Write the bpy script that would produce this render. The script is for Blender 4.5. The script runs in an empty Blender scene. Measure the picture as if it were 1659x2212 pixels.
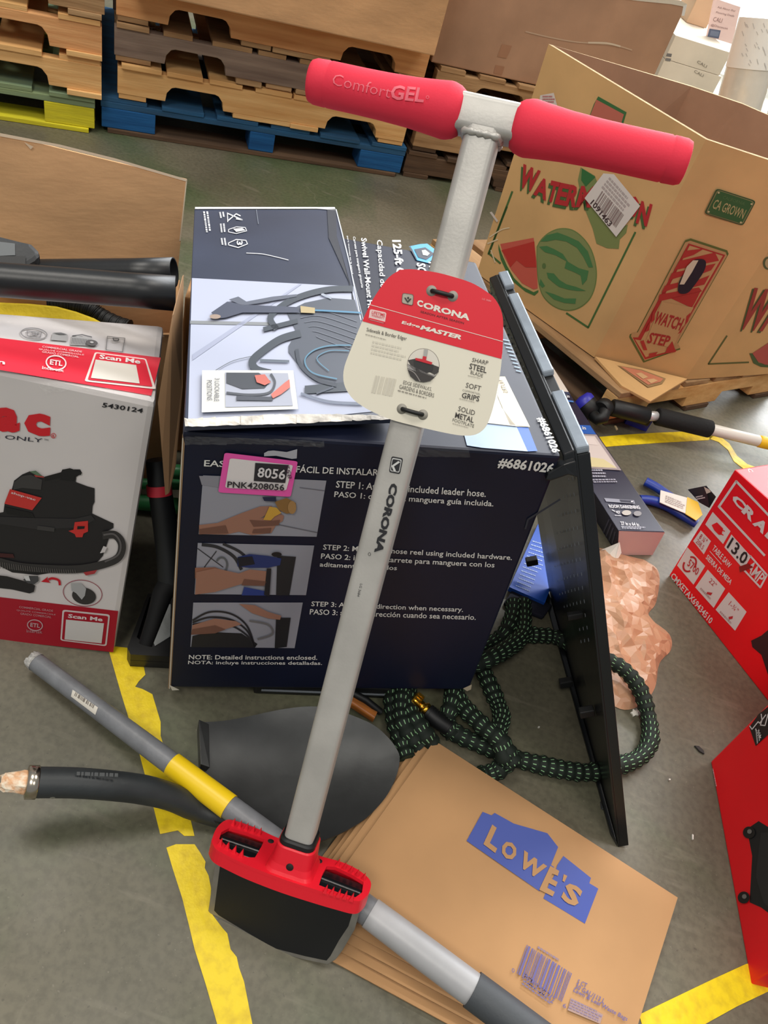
import bpy, bmesh, math, random
from mathutils import Vector, Matrix, noise
from mathutils.bvhtree import BVHTree
from mathutils.geometry import tessellate_polygon
S = bpy.context.scene
COL = S.collection
RND = random.Random(7)
V = Vector

# ------------------------------------------------------------------ camera, world, lights, exposure
IW, IH, F = 1659, 2212, 1650.0
CAMH = 1.1
DN = V((-.247, .68, math.sqrt(1 - .247**2 - .68**2)))      # straight down, seen in camera axes (x right, y down, z ahead)
_Z = -DN
_Y = (V((0, 0, 1)) - _Z * _Z.z).normalized()
_X = _Y.cross(_Z)
ROT = Matrix((_X, _Y, _Z))                                 # camera axes -> world axes
CAM = V((0, 0, CAMH))
cam = bpy.data.objects.new('camera', bpy.data.cameras.new('camera'))
COL.objects.link(cam)
cam.matrix_world = Matrix.Translation(CAM) @ (ROT @ Matrix(((1, 0, 0), (0, -1, 0), (0, 0, -1)))).to_4x4()
cam.data.sensor_fit = 'VERTICAL'
cam.data.sensor_height = 36.0
cam.data.lens = F / IH * 36.0
cam.data.clip_start = .02
S.camera = cam
S.view_settings.view_transform = 'Standard'
S.view_settings.look = 'None'
S.view_settings.exposure = 0.0
S.view_settings.gamma = 1.0
S.view_settings.use_curve_mapping = False
wd = bpy.data.worlds.new('world'); S.world = wd; wd.use_nodes = True
wd.node_tree.nodes['Background'].inputs[0].default_value = (.92, .96, 1.0, 1)
wd.node_tree.nodes['Background'].inputs[1].default_value = .32

def area(name, loc, target, sx, sy, power, col=(1, 1, 1)):
    d = bpy.data.lights.new(name, 'AREA'); d.shape = 'RECTANGLE'; d.size = sx; d.size_y = sy
    d.energy = power; d.color = col
    o = bpy.data.objects.new(name, d); COL.objects.link(o); o.location = loc
    o.rotation_euler = (V(target) - V(loc)).to_track_quat('-Z', 'Y').to_euler()
    return o
# high-bay lamps in the warehouse roof, and daylight through the open dock door behind
area('roof_lamp', (-1.6, 1.0, 5.0), (-1.6, 1.4, 0), 1.6, 1.2, 88, (1, .95, .87))
area('roof_lamp', (1.8, 2.6, 5.0), (1.8, 2.6, 0), 1.6, 1.2, 92, (1, .95, .87))
area('roof_lamp', (-1.2, -2.2, 5.0), (-1.2, -2.2, 0), 1.6, 1.2, 112, (1, .95, .87))
area('roof_lamp', (2.4, -1.6, 5.0), (2.4, -1.6, 0), 1.6, 1.2, 58, (1, .95, .87))
area('dock_daylight', (1.9, 6.55, 1.9), (1.9, 0, 1.6), 4.6, 3.6, 420, (.93, .97, 1.0))
area('daylight_outside', (2.5, 12.5, 8.0), (2.5, 12.5, 0), 10, 8, 6000, (.97, .98, 1.0))

# ------------------------------------------------------------------ from a photo pixel to a place in the room
def ray(x, y): return ROT @ V(((x - IW / 2) / F, (y - IH / 2) / F, 1))
def Z(x, y, z=0.0):
    r = ray(x, y); return CAM + r * ((z - CAMH) / r.z)
def AT(x, y, d): return CAM + ray(x, y) * d
def PL(x, y, p, n):
    r = ray(x, y); return CAM + r * ((V(p) - CAM).dot(n) / r.dot(n))
def plane3(a, b, c):
    n = (b - a).cross(c - a).normalized()
    if n.dot(CAM - a) < 0: n = -n
    return a, n
def zm(ox, oy, f):
    def g(*pts): return [(ox + p[0] / f, oy + p[1] / f) for p in pts]
    return g
cA = zm(0, 0, 2.9625); cB = zm(400, 0, 2.765); cC = zm(900, 0, 2.1858); cD = zm(0, 380, 3.95); cE = zm(0, 850, 3.6867)
cF = zm(380, 420, 2.304); cG = zm(350, 880, 1.7463); cH = zm(1020, 450, 2.596); cI = zm(1020, 820, 2.596)
cJ = zm(1400, 980, 1.795); cK = zm(820, 1280, 2.5136); cL = zm(0, 1380, 2.9625); cM = zm(400, 1450, 2.9625)
cN = zm(700, 1560, 2.0738); cO = zm(720, 560, 4.1475); ca = zm(0, 0, 6.381); cc = zm(1400, 0, 6.405)
cd = zm(260, 950, 4.425); ce = zm(1040, 560, 5.027); cf = zm(1050, 1150, 3.116); cg = zm(1180, 780, 5.026); ch = zm(1480, 400, 4.425)

# ------------------------------------------------------------------ materials
def lin(c):
    c = c / 255.0
    return c / 12.92 if c <= .04045 else ((c + .055) / 1.055) ** 2.4
def rgb(c): return (lin(c[0]), lin(c[1]), lin(c[2]), 1)
MATS = {}
def mat(name, col, rough=.6, metal=0.0, var=0.0, scale=8.0, stretch=(1, 1, 1), bump=0.0, bscale=60.0, spec=.5, coat=0.0, col2=None, thr=None):
    if name in MATS: return MATS[name]
    m = bpy.data.materials.new(name); m.use_nodes = True; nt = m.node_tree; b = nt.nodes['Principled BSDF']
    b.inputs['Base Color'].default_value = rgb(col); b.inputs['Roughness'].default_value = rough
    b.inputs['Metallic'].default_value = metal; b.inputs['Specular IOR Level'].default_value = spec
    b.inputs['Coat Weight'].default_value = coat; b.inputs['Coat Roughness'].default_value = .15
    if var or bump or col2:
        tc = nt.nodes.new('ShaderNodeTexCoord'); mp = nt.nodes.new('ShaderNodeMapping')
        mp.inputs['Scale'].default_value = stretch; nt.links.new(tc.outputs['Object'], mp.inputs['Vector'])
    if var or col2:
        nz = nt.nodes.new('ShaderNodeTexNoise'); nz.inputs['Scale'].default_value = scale; nz.inputs['Detail'].default_value = 6
        nt.links.new(mp.outputs[0], nz.inputs['Vector'])
        rp = nt.nodes.new('ShaderNodeValToRGB'); lo, hi = thr or (.3, .7)
        rp.color_ramp.elements[0].position = lo; rp.color_ramp.elements[1].position = hi
        c2 = col2 or tuple(max(0, x * (1 - var)) for x in col)
        c1 = col if col2 else tuple(min(255, x * (1 + var * .6)) for x in col)
        rp.color_ramp.elements[0].color = rgb(c2); rp.color_ramp.elements[1].color = rgb(c1)
        nt.links.new(nz.outputs[0], rp.inputs[0]); nt.links.new(rp.outputs[0], b.inputs['Base Color'])
    if bump:
        n2 = nt.nodes.new('ShaderNodeTexNoise'); n2.inputs['Scale'].default_value = bscale; n2.inputs['Detail'].default_value = 4
        nt.links.new(mp.outputs[0], n2.inputs['Vector'])
        bp = nt.nodes.new('ShaderNodeBump'); bp.inputs['Strength'].default_value = bump; bp.inputs['Distance'].default_value = .004
        nt.links.new(n2.outputs[0], bp.inputs['Height']); nt.links.new(bp.outputs[0], b.inputs['Normal'])
    MATS[name] = m; return m
def ink(c, rough=.5):
    return mat('ink_%d_%d_%d' % tuple(c), c, rough=rough)
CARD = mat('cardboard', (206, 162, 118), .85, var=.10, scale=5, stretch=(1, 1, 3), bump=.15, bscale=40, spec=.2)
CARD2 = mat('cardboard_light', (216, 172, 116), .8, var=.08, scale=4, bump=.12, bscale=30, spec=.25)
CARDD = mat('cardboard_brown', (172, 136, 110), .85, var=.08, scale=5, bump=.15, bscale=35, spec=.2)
CARDE = mat('cardboard_edge', (205, 178, 140), .9, var=.12, scale=60, spec=.1)
NAVY = mat('navy_print', (13, 20, 44), .5, var=.12, scale=6, bump=.12, bscale=12, spec=.4)
NAVYT = mat('navy_print_sheen', (60, 67, 86), .34, var=.12, scale=5, bump=.1, bscale=9)  # glossy navy of the lid flap, base colour lightened for reflected daylight sheen
WHITEB = mat('white_carton', (214, 208, 206), .5, var=.03, scale=4, spec=.4)
REDB = mat('red_carton', (250, 8, 26), .45, var=.05, scale=4, bump=.05, bscale=12)
BLACK = mat('black_plastic', (14, 15, 16), .52, var=.2, scale=14)
BLACKM = mat('black_painted_steel', (13, 16, 19), .32, var=.2, scale=9, spec=.6)
STEEL = mat('grey_painted_steel', (182, 179, 173), .42, metal=.25, var=.05, scale=20, bump=.04, bscale=300)
BARE = mat('bare_steel', (150, 146, 138), .38, metal=.7, var=.12, scale=30)
CHROME = mat('chrome', (190, 180, 165), .22, metal=1.0)
BRASS = mat('brass', (222, 170, 60), .25, metal=1.0)
RED = mat('red_enamel', (226, 26, 44), .38, bump=.05, bscale=120)
FOAM = mat('red_soft_foam', (234, 56, 78), .72, bump=.06, bscale=400, spec=.25)
WHITE = mat('white_paper', (228, 224, 214), .55)

# ------------------------------------------------------------------ mesh building
class MB:
    def __init__(s): s.v = []; s.f = []; s.m = []; s.s = []; s.uv = []
    def add(s, vs, fs, mi=0, smooth=False, uvs=None):
        o = len(s.v); s.v += [V(v) for v in vs]
        for k, f in enumerate(fs):
            s.f.append([o + i for i in f]); s.m.append(mi); s.s.append(smooth); s.uv.append(uvs[k] if uvs else None)
    def hexa(s, c, mi=0):
        s.add(c, [(3, 2, 1, 0), (4, 5, 6, 7), (0, 1, 5, 4), (1, 2, 6, 5), (2, 3, 7, 6), (3, 0, 4, 7)], mi)
    def box(s, lo, hi, mi=0):
        (a, b, c), (d, e, f) = lo, hi
        s.hexa([V(p) for p in ((a, b, c), (d, b, c), (d, e, c), (a, e, c), (a, b, f), (d, b, f), (d, e, f), (a, e, f))], mi)
    def bar(s, p, q, wv, hv, mi=0):            # box from p to q, half-width vectors wv and hv
        s.hexa([p - wv - hv, p + wv - hv, q + wv - hv, q - wv - hv, p - wv + hv, p + wv + hv, q + wv + hv, q - wv + hv], mi)
    def prism(s, poly, vec, mi=0, mi2=None):
        n = len(poly); poly = [V(p) for p in poly]; top = [p + vec for p in poly]
        s.add(poly + top, [list(range(n - 1, -1, -1)), list(range(n, 2 * n))] + [(i, (i + 1) % n, n + (i + 1) % n, n + i) for i in range(n)], mi)
    def prism_holes(s, outer, holes, vec, mi=0):
        loops = [[V(p) for p in l] for l in [outer] + holes]
        flat = [p for l in loops for p in l]; n = len(flat)
        tri = tessellate_polygon(loops)
        vs = flat + [p + vec for p in flat]
        s.add(vs, [tuple(t) for t in tri] + [tuple(n + i for i in reversed(t)) for t in tri], mi)
        b = 0
        for l in loops:
            k = len(l); s.add([p for p in l] + [p + vec for p in l], [(i, (i + 1) % k, k + (i + 1) % k, k + i) for i in range(k)], mi); b += k
    def tube(s, path, r, seg=12, mi=0, caps=True, smooth=True, ucale=None, squash=None):
        path = [V(p) for p in path]; n = len(path); rs = r if isinstance(r, (list, tuple)) else [r] * n
        T = [(path[min(i + 1, n - 1)] - path[max(i - 1, 0)]).normalized() for i in range(n)]
        up = V((0, 0, 1)) if abs(T[0].z) < .9 else V((0, 1, 0))
        a = T[0].cross(up).normalized(); vs = []; L = 0; us = []
        for i in range(n):
            a = (a - T[i] * a.dot(T[i])).normalized(); b = T[i].cross(a)
            if i: L += (path[i] - path[i - 1]).length
            us.append(L)
            for k in range(seg):
                t = 2 * math.pi * k / seg; vs.append(path[i] + (a * math.cos(t) + b * math.sin(t) * (squash or 1)) * rs[i])
        fs = []; uv = []
        for i in range(n - 1):
            for k in range(seg):
                k2 = (k + 1) % seg; fs.append((i * seg + k, i * seg + k2, (i + 1) * seg + k2, (i + 1) * seg + k))
                uv.append([(us[i], k / seg), (us[i], (k + 1) / seg), (us[i + 1], (k + 1) / seg), (us[i + 1], k / seg)])
        s.add(vs, fs, mi, smooth, uv)
        if caps:
            s.add(vs[:seg], [list(range(seg - 1, -1, -1))], mi); s.add(vs[-seg:], [list(range(seg))], mi)
    def lathe(s, p, d, prof, seg=28, mi=0, sq=1.0, side=None):
        d = d.normalized(); a = side or d.cross(V((0, 0, 1)) if abs(d.z) < .9 else V((1, 0, 0))).normalized()
        a = (a - d * a.dot(d)).normalized(); b = d.cross(a); vs = []; n = len(prof)
        for t, r in prof:
            for k in range(seg):
                th = 2 * math.pi * k / seg; vs.append(p + d * t + (a * math.cos(th) + b * math.sin(th) * sq) * r)
        fs = [(i * seg + k, i * seg + (k + 1) % seg, (i + 1) * seg + (k + 1) % seg, (i + 1) * seg + k) for i in range(n - 1) for k in range(seg)]
        s.add(vs, fs, mi, True)
        if prof[0][1] > 1e-5: s.add(vs[:seg], [list(range(seg - 1, -1, -1))], mi)
        if prof[-1][1] > 1e-5: s.add(vs[-seg:], [list(range(seg))], mi)
    def rrect(s, p, q, w, h, rw, rh, rad, mi=0, caps=True):   # rounded-rectangle tube
        pts = []
        for cx, cy, t0 in ((rw - rad, rh - rad, 0), (-rw + rad, rh - rad, 90), (-rw + rad, -rh + rad, 180), (rw - rad, -rh + rad, 270)):
            for k in range(6):
                t = math.radians(t0 + 18 * k); pts.append(w * (cx + rad * math.cos(t)) + h * (cy + rad * math.sin(t)))
        n = len(pts); vs = [p + v for v in pts] + [q + v for v in pts]
        s.add(vs, [(i, (i + 1) % n, n + (i + 1) % n, n + i) for i in range(n)], mi, True)
        if caps: s.add([p + v for v in pts], [list(range(n - 1, -1, -1))], mi); s.add([q + v for v in pts], [list(range(n))], mi)
    def build(s, name, mats, parent=None, bevel=0, local=False, recalc=True, weld=False):
        if not isinstance(mats, (list, tuple)): mats = [mats]
        root = parent
        while root is not None and root.parent is not None: root = root.parent
        off = V((0, 0, 0)) if (local or root is None) else root.location
        me = bpy.data.meshes.new(name); me.from_pydata([v - off for v in s.v], [], s.f)
        for m in mats: me.materials.append(m)
        me.polygons.foreach_set('material_index', s.m); me.polygons.foreach_set('use_smooth', s.s)
        if any(u is not None for u in s.uv):
            ul = me.uv_layers.new(name='UVMap'); k = 0
            for pi, p in enumerate(me.polygons):
                u = s.uv[pi]
                for j, li in enumerate(p.loop_indices):
                    if u: ul.data[li].uv = u[j]
        bm = bmesh.new(); bm.from_mesh(me)
        if weld: bmesh.ops.remove_doubles(bm, verts=bm.verts, dist=1e-5)
        if recalc: bmesh.ops.recalc_face_normals(bm, faces=bm.faces)
        if bevel:
            bmesh.ops.bevel(bm, geom=[e for e in bm.edges if len(e.link_faces) == 2 and e.calc_face_angle() > .5], offset=bevel, segments=2, affect='EDGES', profile=.6)
        bm.to_mesh(me); bm.free(); me.update()
        o = bpy.data.objects.new(name, me); COL.objects.link(o)
        if parent is not None: o.parent = parent
        return o

def tag(o, label, cat, group=None):
    o['label'] = label; o['category'] = cat
    if group: o['group'] = group
    return o
def thing(name, label, cat, loc=(0, 0, 0), rz=0, group=None):
    o = bpy.data.objects.new(name, None); COL.objects.link(o); o.empty_display_size = .05
    o.location = loc; o.rotation_euler = (0, 0, rz); return tag(o, label, cat, group)
def solo(o, label, cat, group=None):                 # a thing that is one mesh: put its origin at its own base
    me = o.data; xs = [v.co for v in me.vertices]
    c = V(((min(v.x for v in xs) + max(v.x for v in xs)) / 2, (min(v.y for v in xs) + max(v.y for v in xs)) / 2, min(v.z for v in xs)))
    for v in me.vertices: v.co -= c
    o.location = o.location + c
    return tag(o, label, cat, group)
def struct(o): o['kind'] = 'structure'; return o

# ------------------------------------------------------------------ printing on a surface
def on_plane(p, n): return lambda x, y: (PL(x, y, p, n), n)
def on_mesh(o):
    root = o
    off = V((0, 0, 0))
    while root.parent is not None: root = root.parent
    off = root.location if root is not o else o.location
    me = o.data; t = BVHTree.FromPolygons([v.co + off for v in me.vertices], [list(p.vertices) for p in me.polygons])
    def g(x, y):
        r = ray(x, y).normalized(); h = t.ray_cast(CAM, r)
        if h[0] is None: h = t.find_nearest(CAM + r * (off - CAM).length)
        n = h[1]
        return h[0], (n if n.dot(r) < 0 else -n)
    return g
_TX = {}
def glyphs(s, bold):
    k = (s, bold)
    if k not in _TX:
        c = bpy.data.curves.new('text', 'FONT'); c.body = s; c.resolution_u = 2; c.offset = bold
        o = bpy.data.objects.new('text', c); me = o.to_mesh()
        vs = [(v.co.x, v.co.y) for v in me.vertices]; fs = [list(p.vertices) for p in me.polygons]
        o.to_mesh_clear(); bpy.data.objects.remove(o); bpy.data.curves.remove(c)
        x0 = min(v[0] for v in vs); x1 = max(v[0] for v in vs); y0 = min(v[1] for v in vs); y1 = max(v[1] for v in vs)
        _TX[k] = ([((x - x0) / (x1 - x0), (y - y0) / (y1 - y0)) for x, y in vs], fs)
    return _TX[k]
class PR:
    def __init__(s, surf, eps=.0006): s.g = surf; s.e = eps; s.mb = MB(); s.ms = []
    def mi(s, c):
        m = ink(c) if isinstance(c, tuple) else c
        if m not in s.ms: s.ms.append(m)
        return s.ms.index(m)
    def pt(s, p, L):
        P, n = s.g(*p); return P + n * s.e * L
    def put(s, pts, faces, c, L):
        vs = [s.pt(p, L) for p in pts]; n0 = s.g(*pts[0])[1]; out = []
        for f in faces:
            a = V((0, 0, 0))
            for i in range(len(f)):
                a += vs[f[i]].cross(vs[f[(i + 1) % len(f)]])
            out.append(f if a.dot(n0) > 0 else list(reversed(f)))
        s.mb.add(vs, out, s.mi(c))
    def poly(s, pts, c, L=1): s.put(pts, [list(range(len(pts)))], c, L); return s
    def line(s, pts, w, c, L=1, closed=False):
        q = list(pts) + ([pts[0]] if closed else [])
        for a, b in zip(q, q[1:]):
            dx, dy = b[0] - a[0], b[1] - a[1]; l = math.hypot(dx, dy) or 1; dx, dy = dx / l * w / 2, dy / l * w / 2
            s.poly([(a[0] - dy - dx * .5, a[1] + dx - dy * .5), (b[0] - dy + dx * .5, b[1] + dx + dy * .5), (b[0] + dy + dx * .5, b[1] - dx + dy * .5), (a[0] + dy - dx * .5, a[1] - dx - dy * .5)], c, L)
        return s
    def disc(s, c0, rx, ry, c, L=1, ang=0, n=28):
        t = math.radians(ang); ct, st = math.cos(t), math.sin(t)
        return s.poly([(c0[0] + rx * math.cos(a) * ct - ry * math.sin(a) * st, c0[1] + rx * math.cos(a) * st + ry * math.sin(a) * ct) for a in [2 * math.pi * k / n for k in range(n)]], c, L)
    def ring(s, c0, rx, ry, w, c, L=1, ang=0, a0=0, a1=360, n=40):
        t = math.radians(ang); ct, st = math.cos(t), math.sin(t); P = []
        for k in range(n + 1):
            a = math.radians(a0 + (a1 - a0) * k / n)
            for q in (1, -1):
                x, y = (rx + q * w / 2) * math.cos(a), (ry + q * w / 2) * math.sin(a); P.append((c0[0] + x * ct - y * st, c0[1] + x * st + y * ct))
        s.put(P, [[2 * k, 2 * k + 1, 2 * k + 3, 2 * k + 2] for k in range(n)], c, L); return s
    def curve(s, pts, w, c, L=1, n=8):
        P = smooth2(pts, n); out = []; m = len(P)
        for i in range(m):
            a, b = P[max(i - 1, 0)], P[min(i + 1, m - 1)]; dx, dy = b[0] - a[0], b[1] - a[1]; l = math.hypot(dx, dy) or 1
            out += [(P[i][0] - dy / l * w / 2, P[i][1] + dx / l * w / 2), (P[i][0] + dy / l * w / 2, P[i][1] - dx / l * w / 2)]
        s.put(out, [[2 * k, 2 * k + 1, 2 * k + 3, 2 * k + 2] for k in range(m - 1)], c, L); return s
    def text(s, t, bl, br, tl, c, L=2, bold=.0):
        g, fs = glyphs(t, bold)
        s.put([(bl[0] + u * (br[0] - bl[0]) + w * (tl[0] - bl[0]), bl[1] + u * (br[1] - bl[1]) + w * (tl[1] - bl[1])) for u, w in g], fs, c, L); return s
    def tx(s, t, bl, br, h, c, L=2, bold=.0, slant=0.0):     # height h in px, square to the baseline
        dx, dy = br[0] - bl[0], br[1] - bl[1]; l = math.hypot(dx, dy); nx, ny = dy / l, -dx / l
        return s.text(t, bl, br, (bl[0] + nx * h + dx / l * slant * h, bl[1] + ny * h + dy / l * slant * h), c, L, bold)
    def bars(s, bl, br, tl, c, L=2, n=30, seed=1):
        r = random.Random(seed); x = 0; it = []
        while x < 1:
            a = r.choice((.5, .5, 1, 1.6)) / n; it.append((x, min(1, x + a))); x += a + r.choice((.5, .6, 1.1)) / n
        q = lambda u, w: (bl[0] + u * (br[0] - bl[0]) + w * (tl[0] - bl[0]), bl[1] + u * (br[1] - bl[1]) + w * (tl[1] - bl[1]))
        for a, b in it: s.poly([q(a, 0), q(b, 0), q(b, 1), q(a, 1)], c, L)
        return s
    def greek(s, bl, br, tl, c, rows=3, L=2, seed=3):        # lines of type too small to read: short strokes
        r = random.Random(seed)
        q = lambda u, w: (bl[0] + u * (br[0] - bl[0]) + w * (tl[0] - bl[0]), bl[1] + u * (br[1] - bl[1]) + w * (tl[1] - bl[1]))
        for k in range(rows):
            y1 = 1 - k / rows; y0 = y1 - .55 / rows; x = 0; end = r.uniform(.75, 1)
            while x < end:
                a = r.uniform(.04, .12); s.poly([q(x, y0), q(min(end, x + a), y0), q(min(end, x + a), y1), q(x, y1)], c, L); x += a + .025
        return s
    def build(s, name, parent, label=None):            # far-apart prints become parts of their own
        mb = s.mb; nv = len(mb.v); par = list(range(nv))
        def find(a):
            while par[a] != a: par[a] = par[par[a]]; a = par[a]
            return a
        for f in mb.f:
            r0 = find(f[0])
            for i in f[1:]: par[find(i)] = r0
        isl = {}
        for i in range(nv): isl.setdefault(find(i), []).append(i)
        keys = list(isl); bb = []
        for k in keys:
            P = [mb.v[i] for i in isl[k]]
            bb.append((V((min(p.x for p in P), min(p.y for p in P), min(p.z for p in P))), V((max(p.x for p in P), max(p.y for p in P), max(p.z for p in P)))))
        sz = [max(h - l) for l, h in bb]; n = len(keys); cp = list(range(n))
        def fc(a):
            while cp[a] != a: cp[a] = cp[cp[a]]; a = cp[a]
            return a
        for a in range(n):
            for b in range(a):
                if fc(a) == fc(b): continue
                g2 = 0.0
                for j in range(3):
                    g_ = max(0.0, bb[a][0][j] - bb[b][1][j], bb[b][0][j] - bb[a][1][j]); g2 += g_ * g_
                if math.sqrt(g2) <= max(.019, .48 * max(sz[a], sz[b])): cp[fc(a)] = fc(b)
        comp = {}; where = {}
        for a, k in enumerate(keys):
            for i in isl[k]: where[i] = fc(a)
        for fi, f in enumerate(mb.f): comp.setdefault(where[f[0]], []).append(fi)
        o = None
        for fs in comp.values():
            m = MB(); mp = {}
            for fi in fs:
                for i in mb.f[fi]:
                    if i not in mp: mp[i] = len(m.v); m.v.append(mb.v[i])
                m.f.append([mp[i] for i in mb.f[fi]]); m.m.append(mb.m[fi]); m.s.append(False); m.uv.append(None)
            used = sorted(set(m.m)); m.m = [used.index(q) for q in m.m]
            o = m.build(name, [s.ms[q] for q in used], parent, recalc=False)
            if label: o['label'] = label
        return o
def smooth2(pts, n=8):
    out = []; m = len(pts); D = len(pts[0])
    for i in range(m - 1):
        p0, p1, p2, p3 = pts[max(i - 1, 0)], pts[i], pts[i + 1], pts[min(i + 2, m - 1)]
        for k in range(n):
            t = k / n; out.append(tuple(.5 * (2 * p1[j] + (p2[j] - p0[j]) * t + (2 * p0[j] - 5 * p1[j] + 4 * p2[j] - p3[j]) * t * t + (3 * p1[j] - p0[j] - 3 * p2[j] + p3[j]) * t ** 3) for j in range(D)))
    out.append(tuple(pts[-1])); return out
def rquad(a, b, c, d, f=.12, n=4):      # quad with rounded corners (pixels)
    q = [a, b, c, d]; out = []
    for i in range(4):
        p, v, w = q[i - 1], q[i], q[(i + 1) % 4]
        s = (v[0] + (p[0] - v[0]) * f, v[1] + (p[1] - v[1]) * f); e = (v[0] + (w[0] - v[0]) * f, v[1] + (w[1] - v[1]) * f)
        for k in range(n + 1):
            t = k / n; out.append(((1 - t) ** 2 * s[0] + 2 * t * (1 - t) * v[0] + t * t * e[0], (1 - t) ** 2 * s[1] + 2 * t * (1 - t) * v[1] + t * t * e[1]))
    return out
def hexbox(fbl, fbr, ftl, ftr, back): return [fbl, fbr, fbr + back, fbl + back, ftl, ftr, ftr + back, ftl + back]

# ================================================================== THE SETTING
def floor_material():
    m = bpy.data.materials.new('sealed_concrete'); m.use_nodes = True; nt = m.node_tree; b = nt.nodes['Principled BSDF']
    tc = nt.nodes.new('ShaderNodeTexCoord')
    def nz(sc, det=5, dist=0.0):
        n = nt.nodes.new('ShaderNodeTexNoise'); n.inputs['Scale'].default_value = sc; n.inputs['Detail'].default_value = det
        n.inputs['Distortion'].default_value = dist; nt.links.new(tc.outputs['Object'], n.inputs['Vector']); return n.outputs[0]
    def ramp(f, a, b_, p0, p1):
        r = nt.nodes.new('ShaderNodeValToRGB'); r.color_ramp.elements[0].position = p0; r.color_ramp.elements[1].position = p1
        r.color_ramp.elements[0].color = a; r.color_ramp.elements[1].color = b_; nt.links.new(f, r.inputs[0]); return r.outputs[0]
    def mix(f, a, b_, mode='MIX'):
        x = nt.nodes.new('ShaderNodeMix'); x.data_type = 'RGBA'; x.blend_type = mode
        if isinstance(f, float): x.inputs[0].default_value = f
        else: nt.links.new(f, x.inputs[0])
        nt.links.new(a, x.inputs[6]); nt.links.new(b_, x.inputs[7]); return x.outputs[2]
    base = ramp(nz(1.7, 8, .6), rgb((90, 87, 72)), rgb((118, 112, 94)), .35, .68)
    green = ramp(nz(3.1, 6, .4), rgb((72, 86, 58)), rgb((92, 98, 72)), .3, .7)
    gm = ramp(nz(1.15, 5, 1.2), (0, 0, 0, 1), (1, 1, 1, 1), .47, .62)
    c = mix(gm, base, green)
    speck = ramp(nz(95, 3), (.78, .78, .78, 1), (1.08, 1.08, 1.08, 1), .35, .6)
    c = mix(.75, c, speck, 'MULTIPLY')
    # pale scuffs
    mp = nt.nodes.new('ShaderNodeMapping'); mp.inputs['Rotation'].default_value = (0, 0, .7); mp.inputs['Scale'].default_value = (3, 22, 1)
    nt.links.new(tc.outputs['Object'], mp.inputs['Vector'])
    n3 = nt.nodes.new('ShaderNodeTexNoise'); n3.inputs['Scale'].default_value = 2.2; n3.inputs['Detail'].default_value = 7; nt.links.new(mp.outputs[0], n3.inputs['Vector'])
    sm = ramp(n3.outputs[0], (0, 0, 0, 1), (.35, .35, .35, 1), .6, .72)
    pale = nt.nodes.new('ShaderNodeRGB'); pale.outputs[0].default_value = rgb((132, 126, 110))
    c = mix(sm, c, pale.outputs[0])
    vo = nt.nodes.new('ShaderNodeTexVoronoi'); vo.feature = 'DISTANCE_TO_EDGE'; vo.inputs['Scale'].default_value = 3.1
    va = nt.nodes.new('ShaderNodeVectorMath'); va.operation = 'ADD'; nd = nt.nodes.new('ShaderNodeTexNoise'); nd.inputs['Scale'].default_value = 5; nt.links.new(tc.outputs['Object'], nd.inputs['Vector'])
    vs_ = nt.nodes.new('ShaderNodeVectorMath'); vs_.operation = 'SCALE'; vs_.inputs['Scale'].default_value = .3; nt.links.new(nd.outputs['Color'], vs_.inputs[0]); nt.links.new(tc.outputs['Object'], va.inputs[0]); nt.links.new(vs_.outputs[0], va.inputs[1]); nt.links.new(va.outputs[0], vo.inputs['Vector'])
    hair = ramp(vo.outputs['Distance'], (.32, .32, .32, 1), (0, 0, 0, 1), .0015, .007); patch = ramp(nz(2.3, 4), (0, 0, 0, 1), (1, 1, 1, 1), .5, .62)
    c = mix(mix(1.0, hair, patch, 'MULTIPLY'), c, pale.outputs[0])
    grit = ramp(nz(230, 2), (0, 0, 0, 1), (.5, .5, .5, 1), .69, .74); c = mix(grit, c, pale.outputs[0])
    pits = ramp(nz(170, 2, .4), (.42, .42, .42, 1), (0, 0, 0, 1), .26, .32); dk = nt.nodes.new('ShaderNodeRGB'); dk.outputs[0].default_value = rgb((58, 56, 48)); c = mix(pits, c, dk.outputs[0])
    nt.links.new(c, b.inputs['Base Color'])
    r = ramp(nz(4, 6), (.34, .34, .34, 1), (.6, .6, .6, 1), .3, .7); nt.links.new(r, b.inputs['Roughness'])
    bp = nt.nodes.new('ShaderNodeBump'); bp.inputs['Strength'].default_value = .08; bp.inputs['Distance'].default_value = .003
    nt.links.new(nz(60, 5), bp.inputs['Height']); nt.links.new(bp.outputs[0], b.inputs['Normal'])
    return m
mb = MB(); mb.box((-6, -4, -.12), (6.5, 6.9, 0)); struct(mb.build('floor', floor_material()))
mb = MB(); mb.box((-8, 6.9, -.14), (14, 26, -.01)); struct(mb.build('floor_outside', mat('pale_outdoor_concrete', (190, 188, 182), .8, var=.08, scale=2)))
WALLM = mat('painted_block_wall', (176, 176, 170), .8, var=.06, scale=3)
mb = MB(); mb.box((-6, 6.9, 0), (-.6, 7.05, 5.2)); mb.box((4.4, 6.9, 0), (6.5, 7.05, 5.2)); mb.box((-.6, 6.9, 3.8), (4.4, 7.05, 5.2))
struct(mb.build('wall_back', WALLM))

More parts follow.
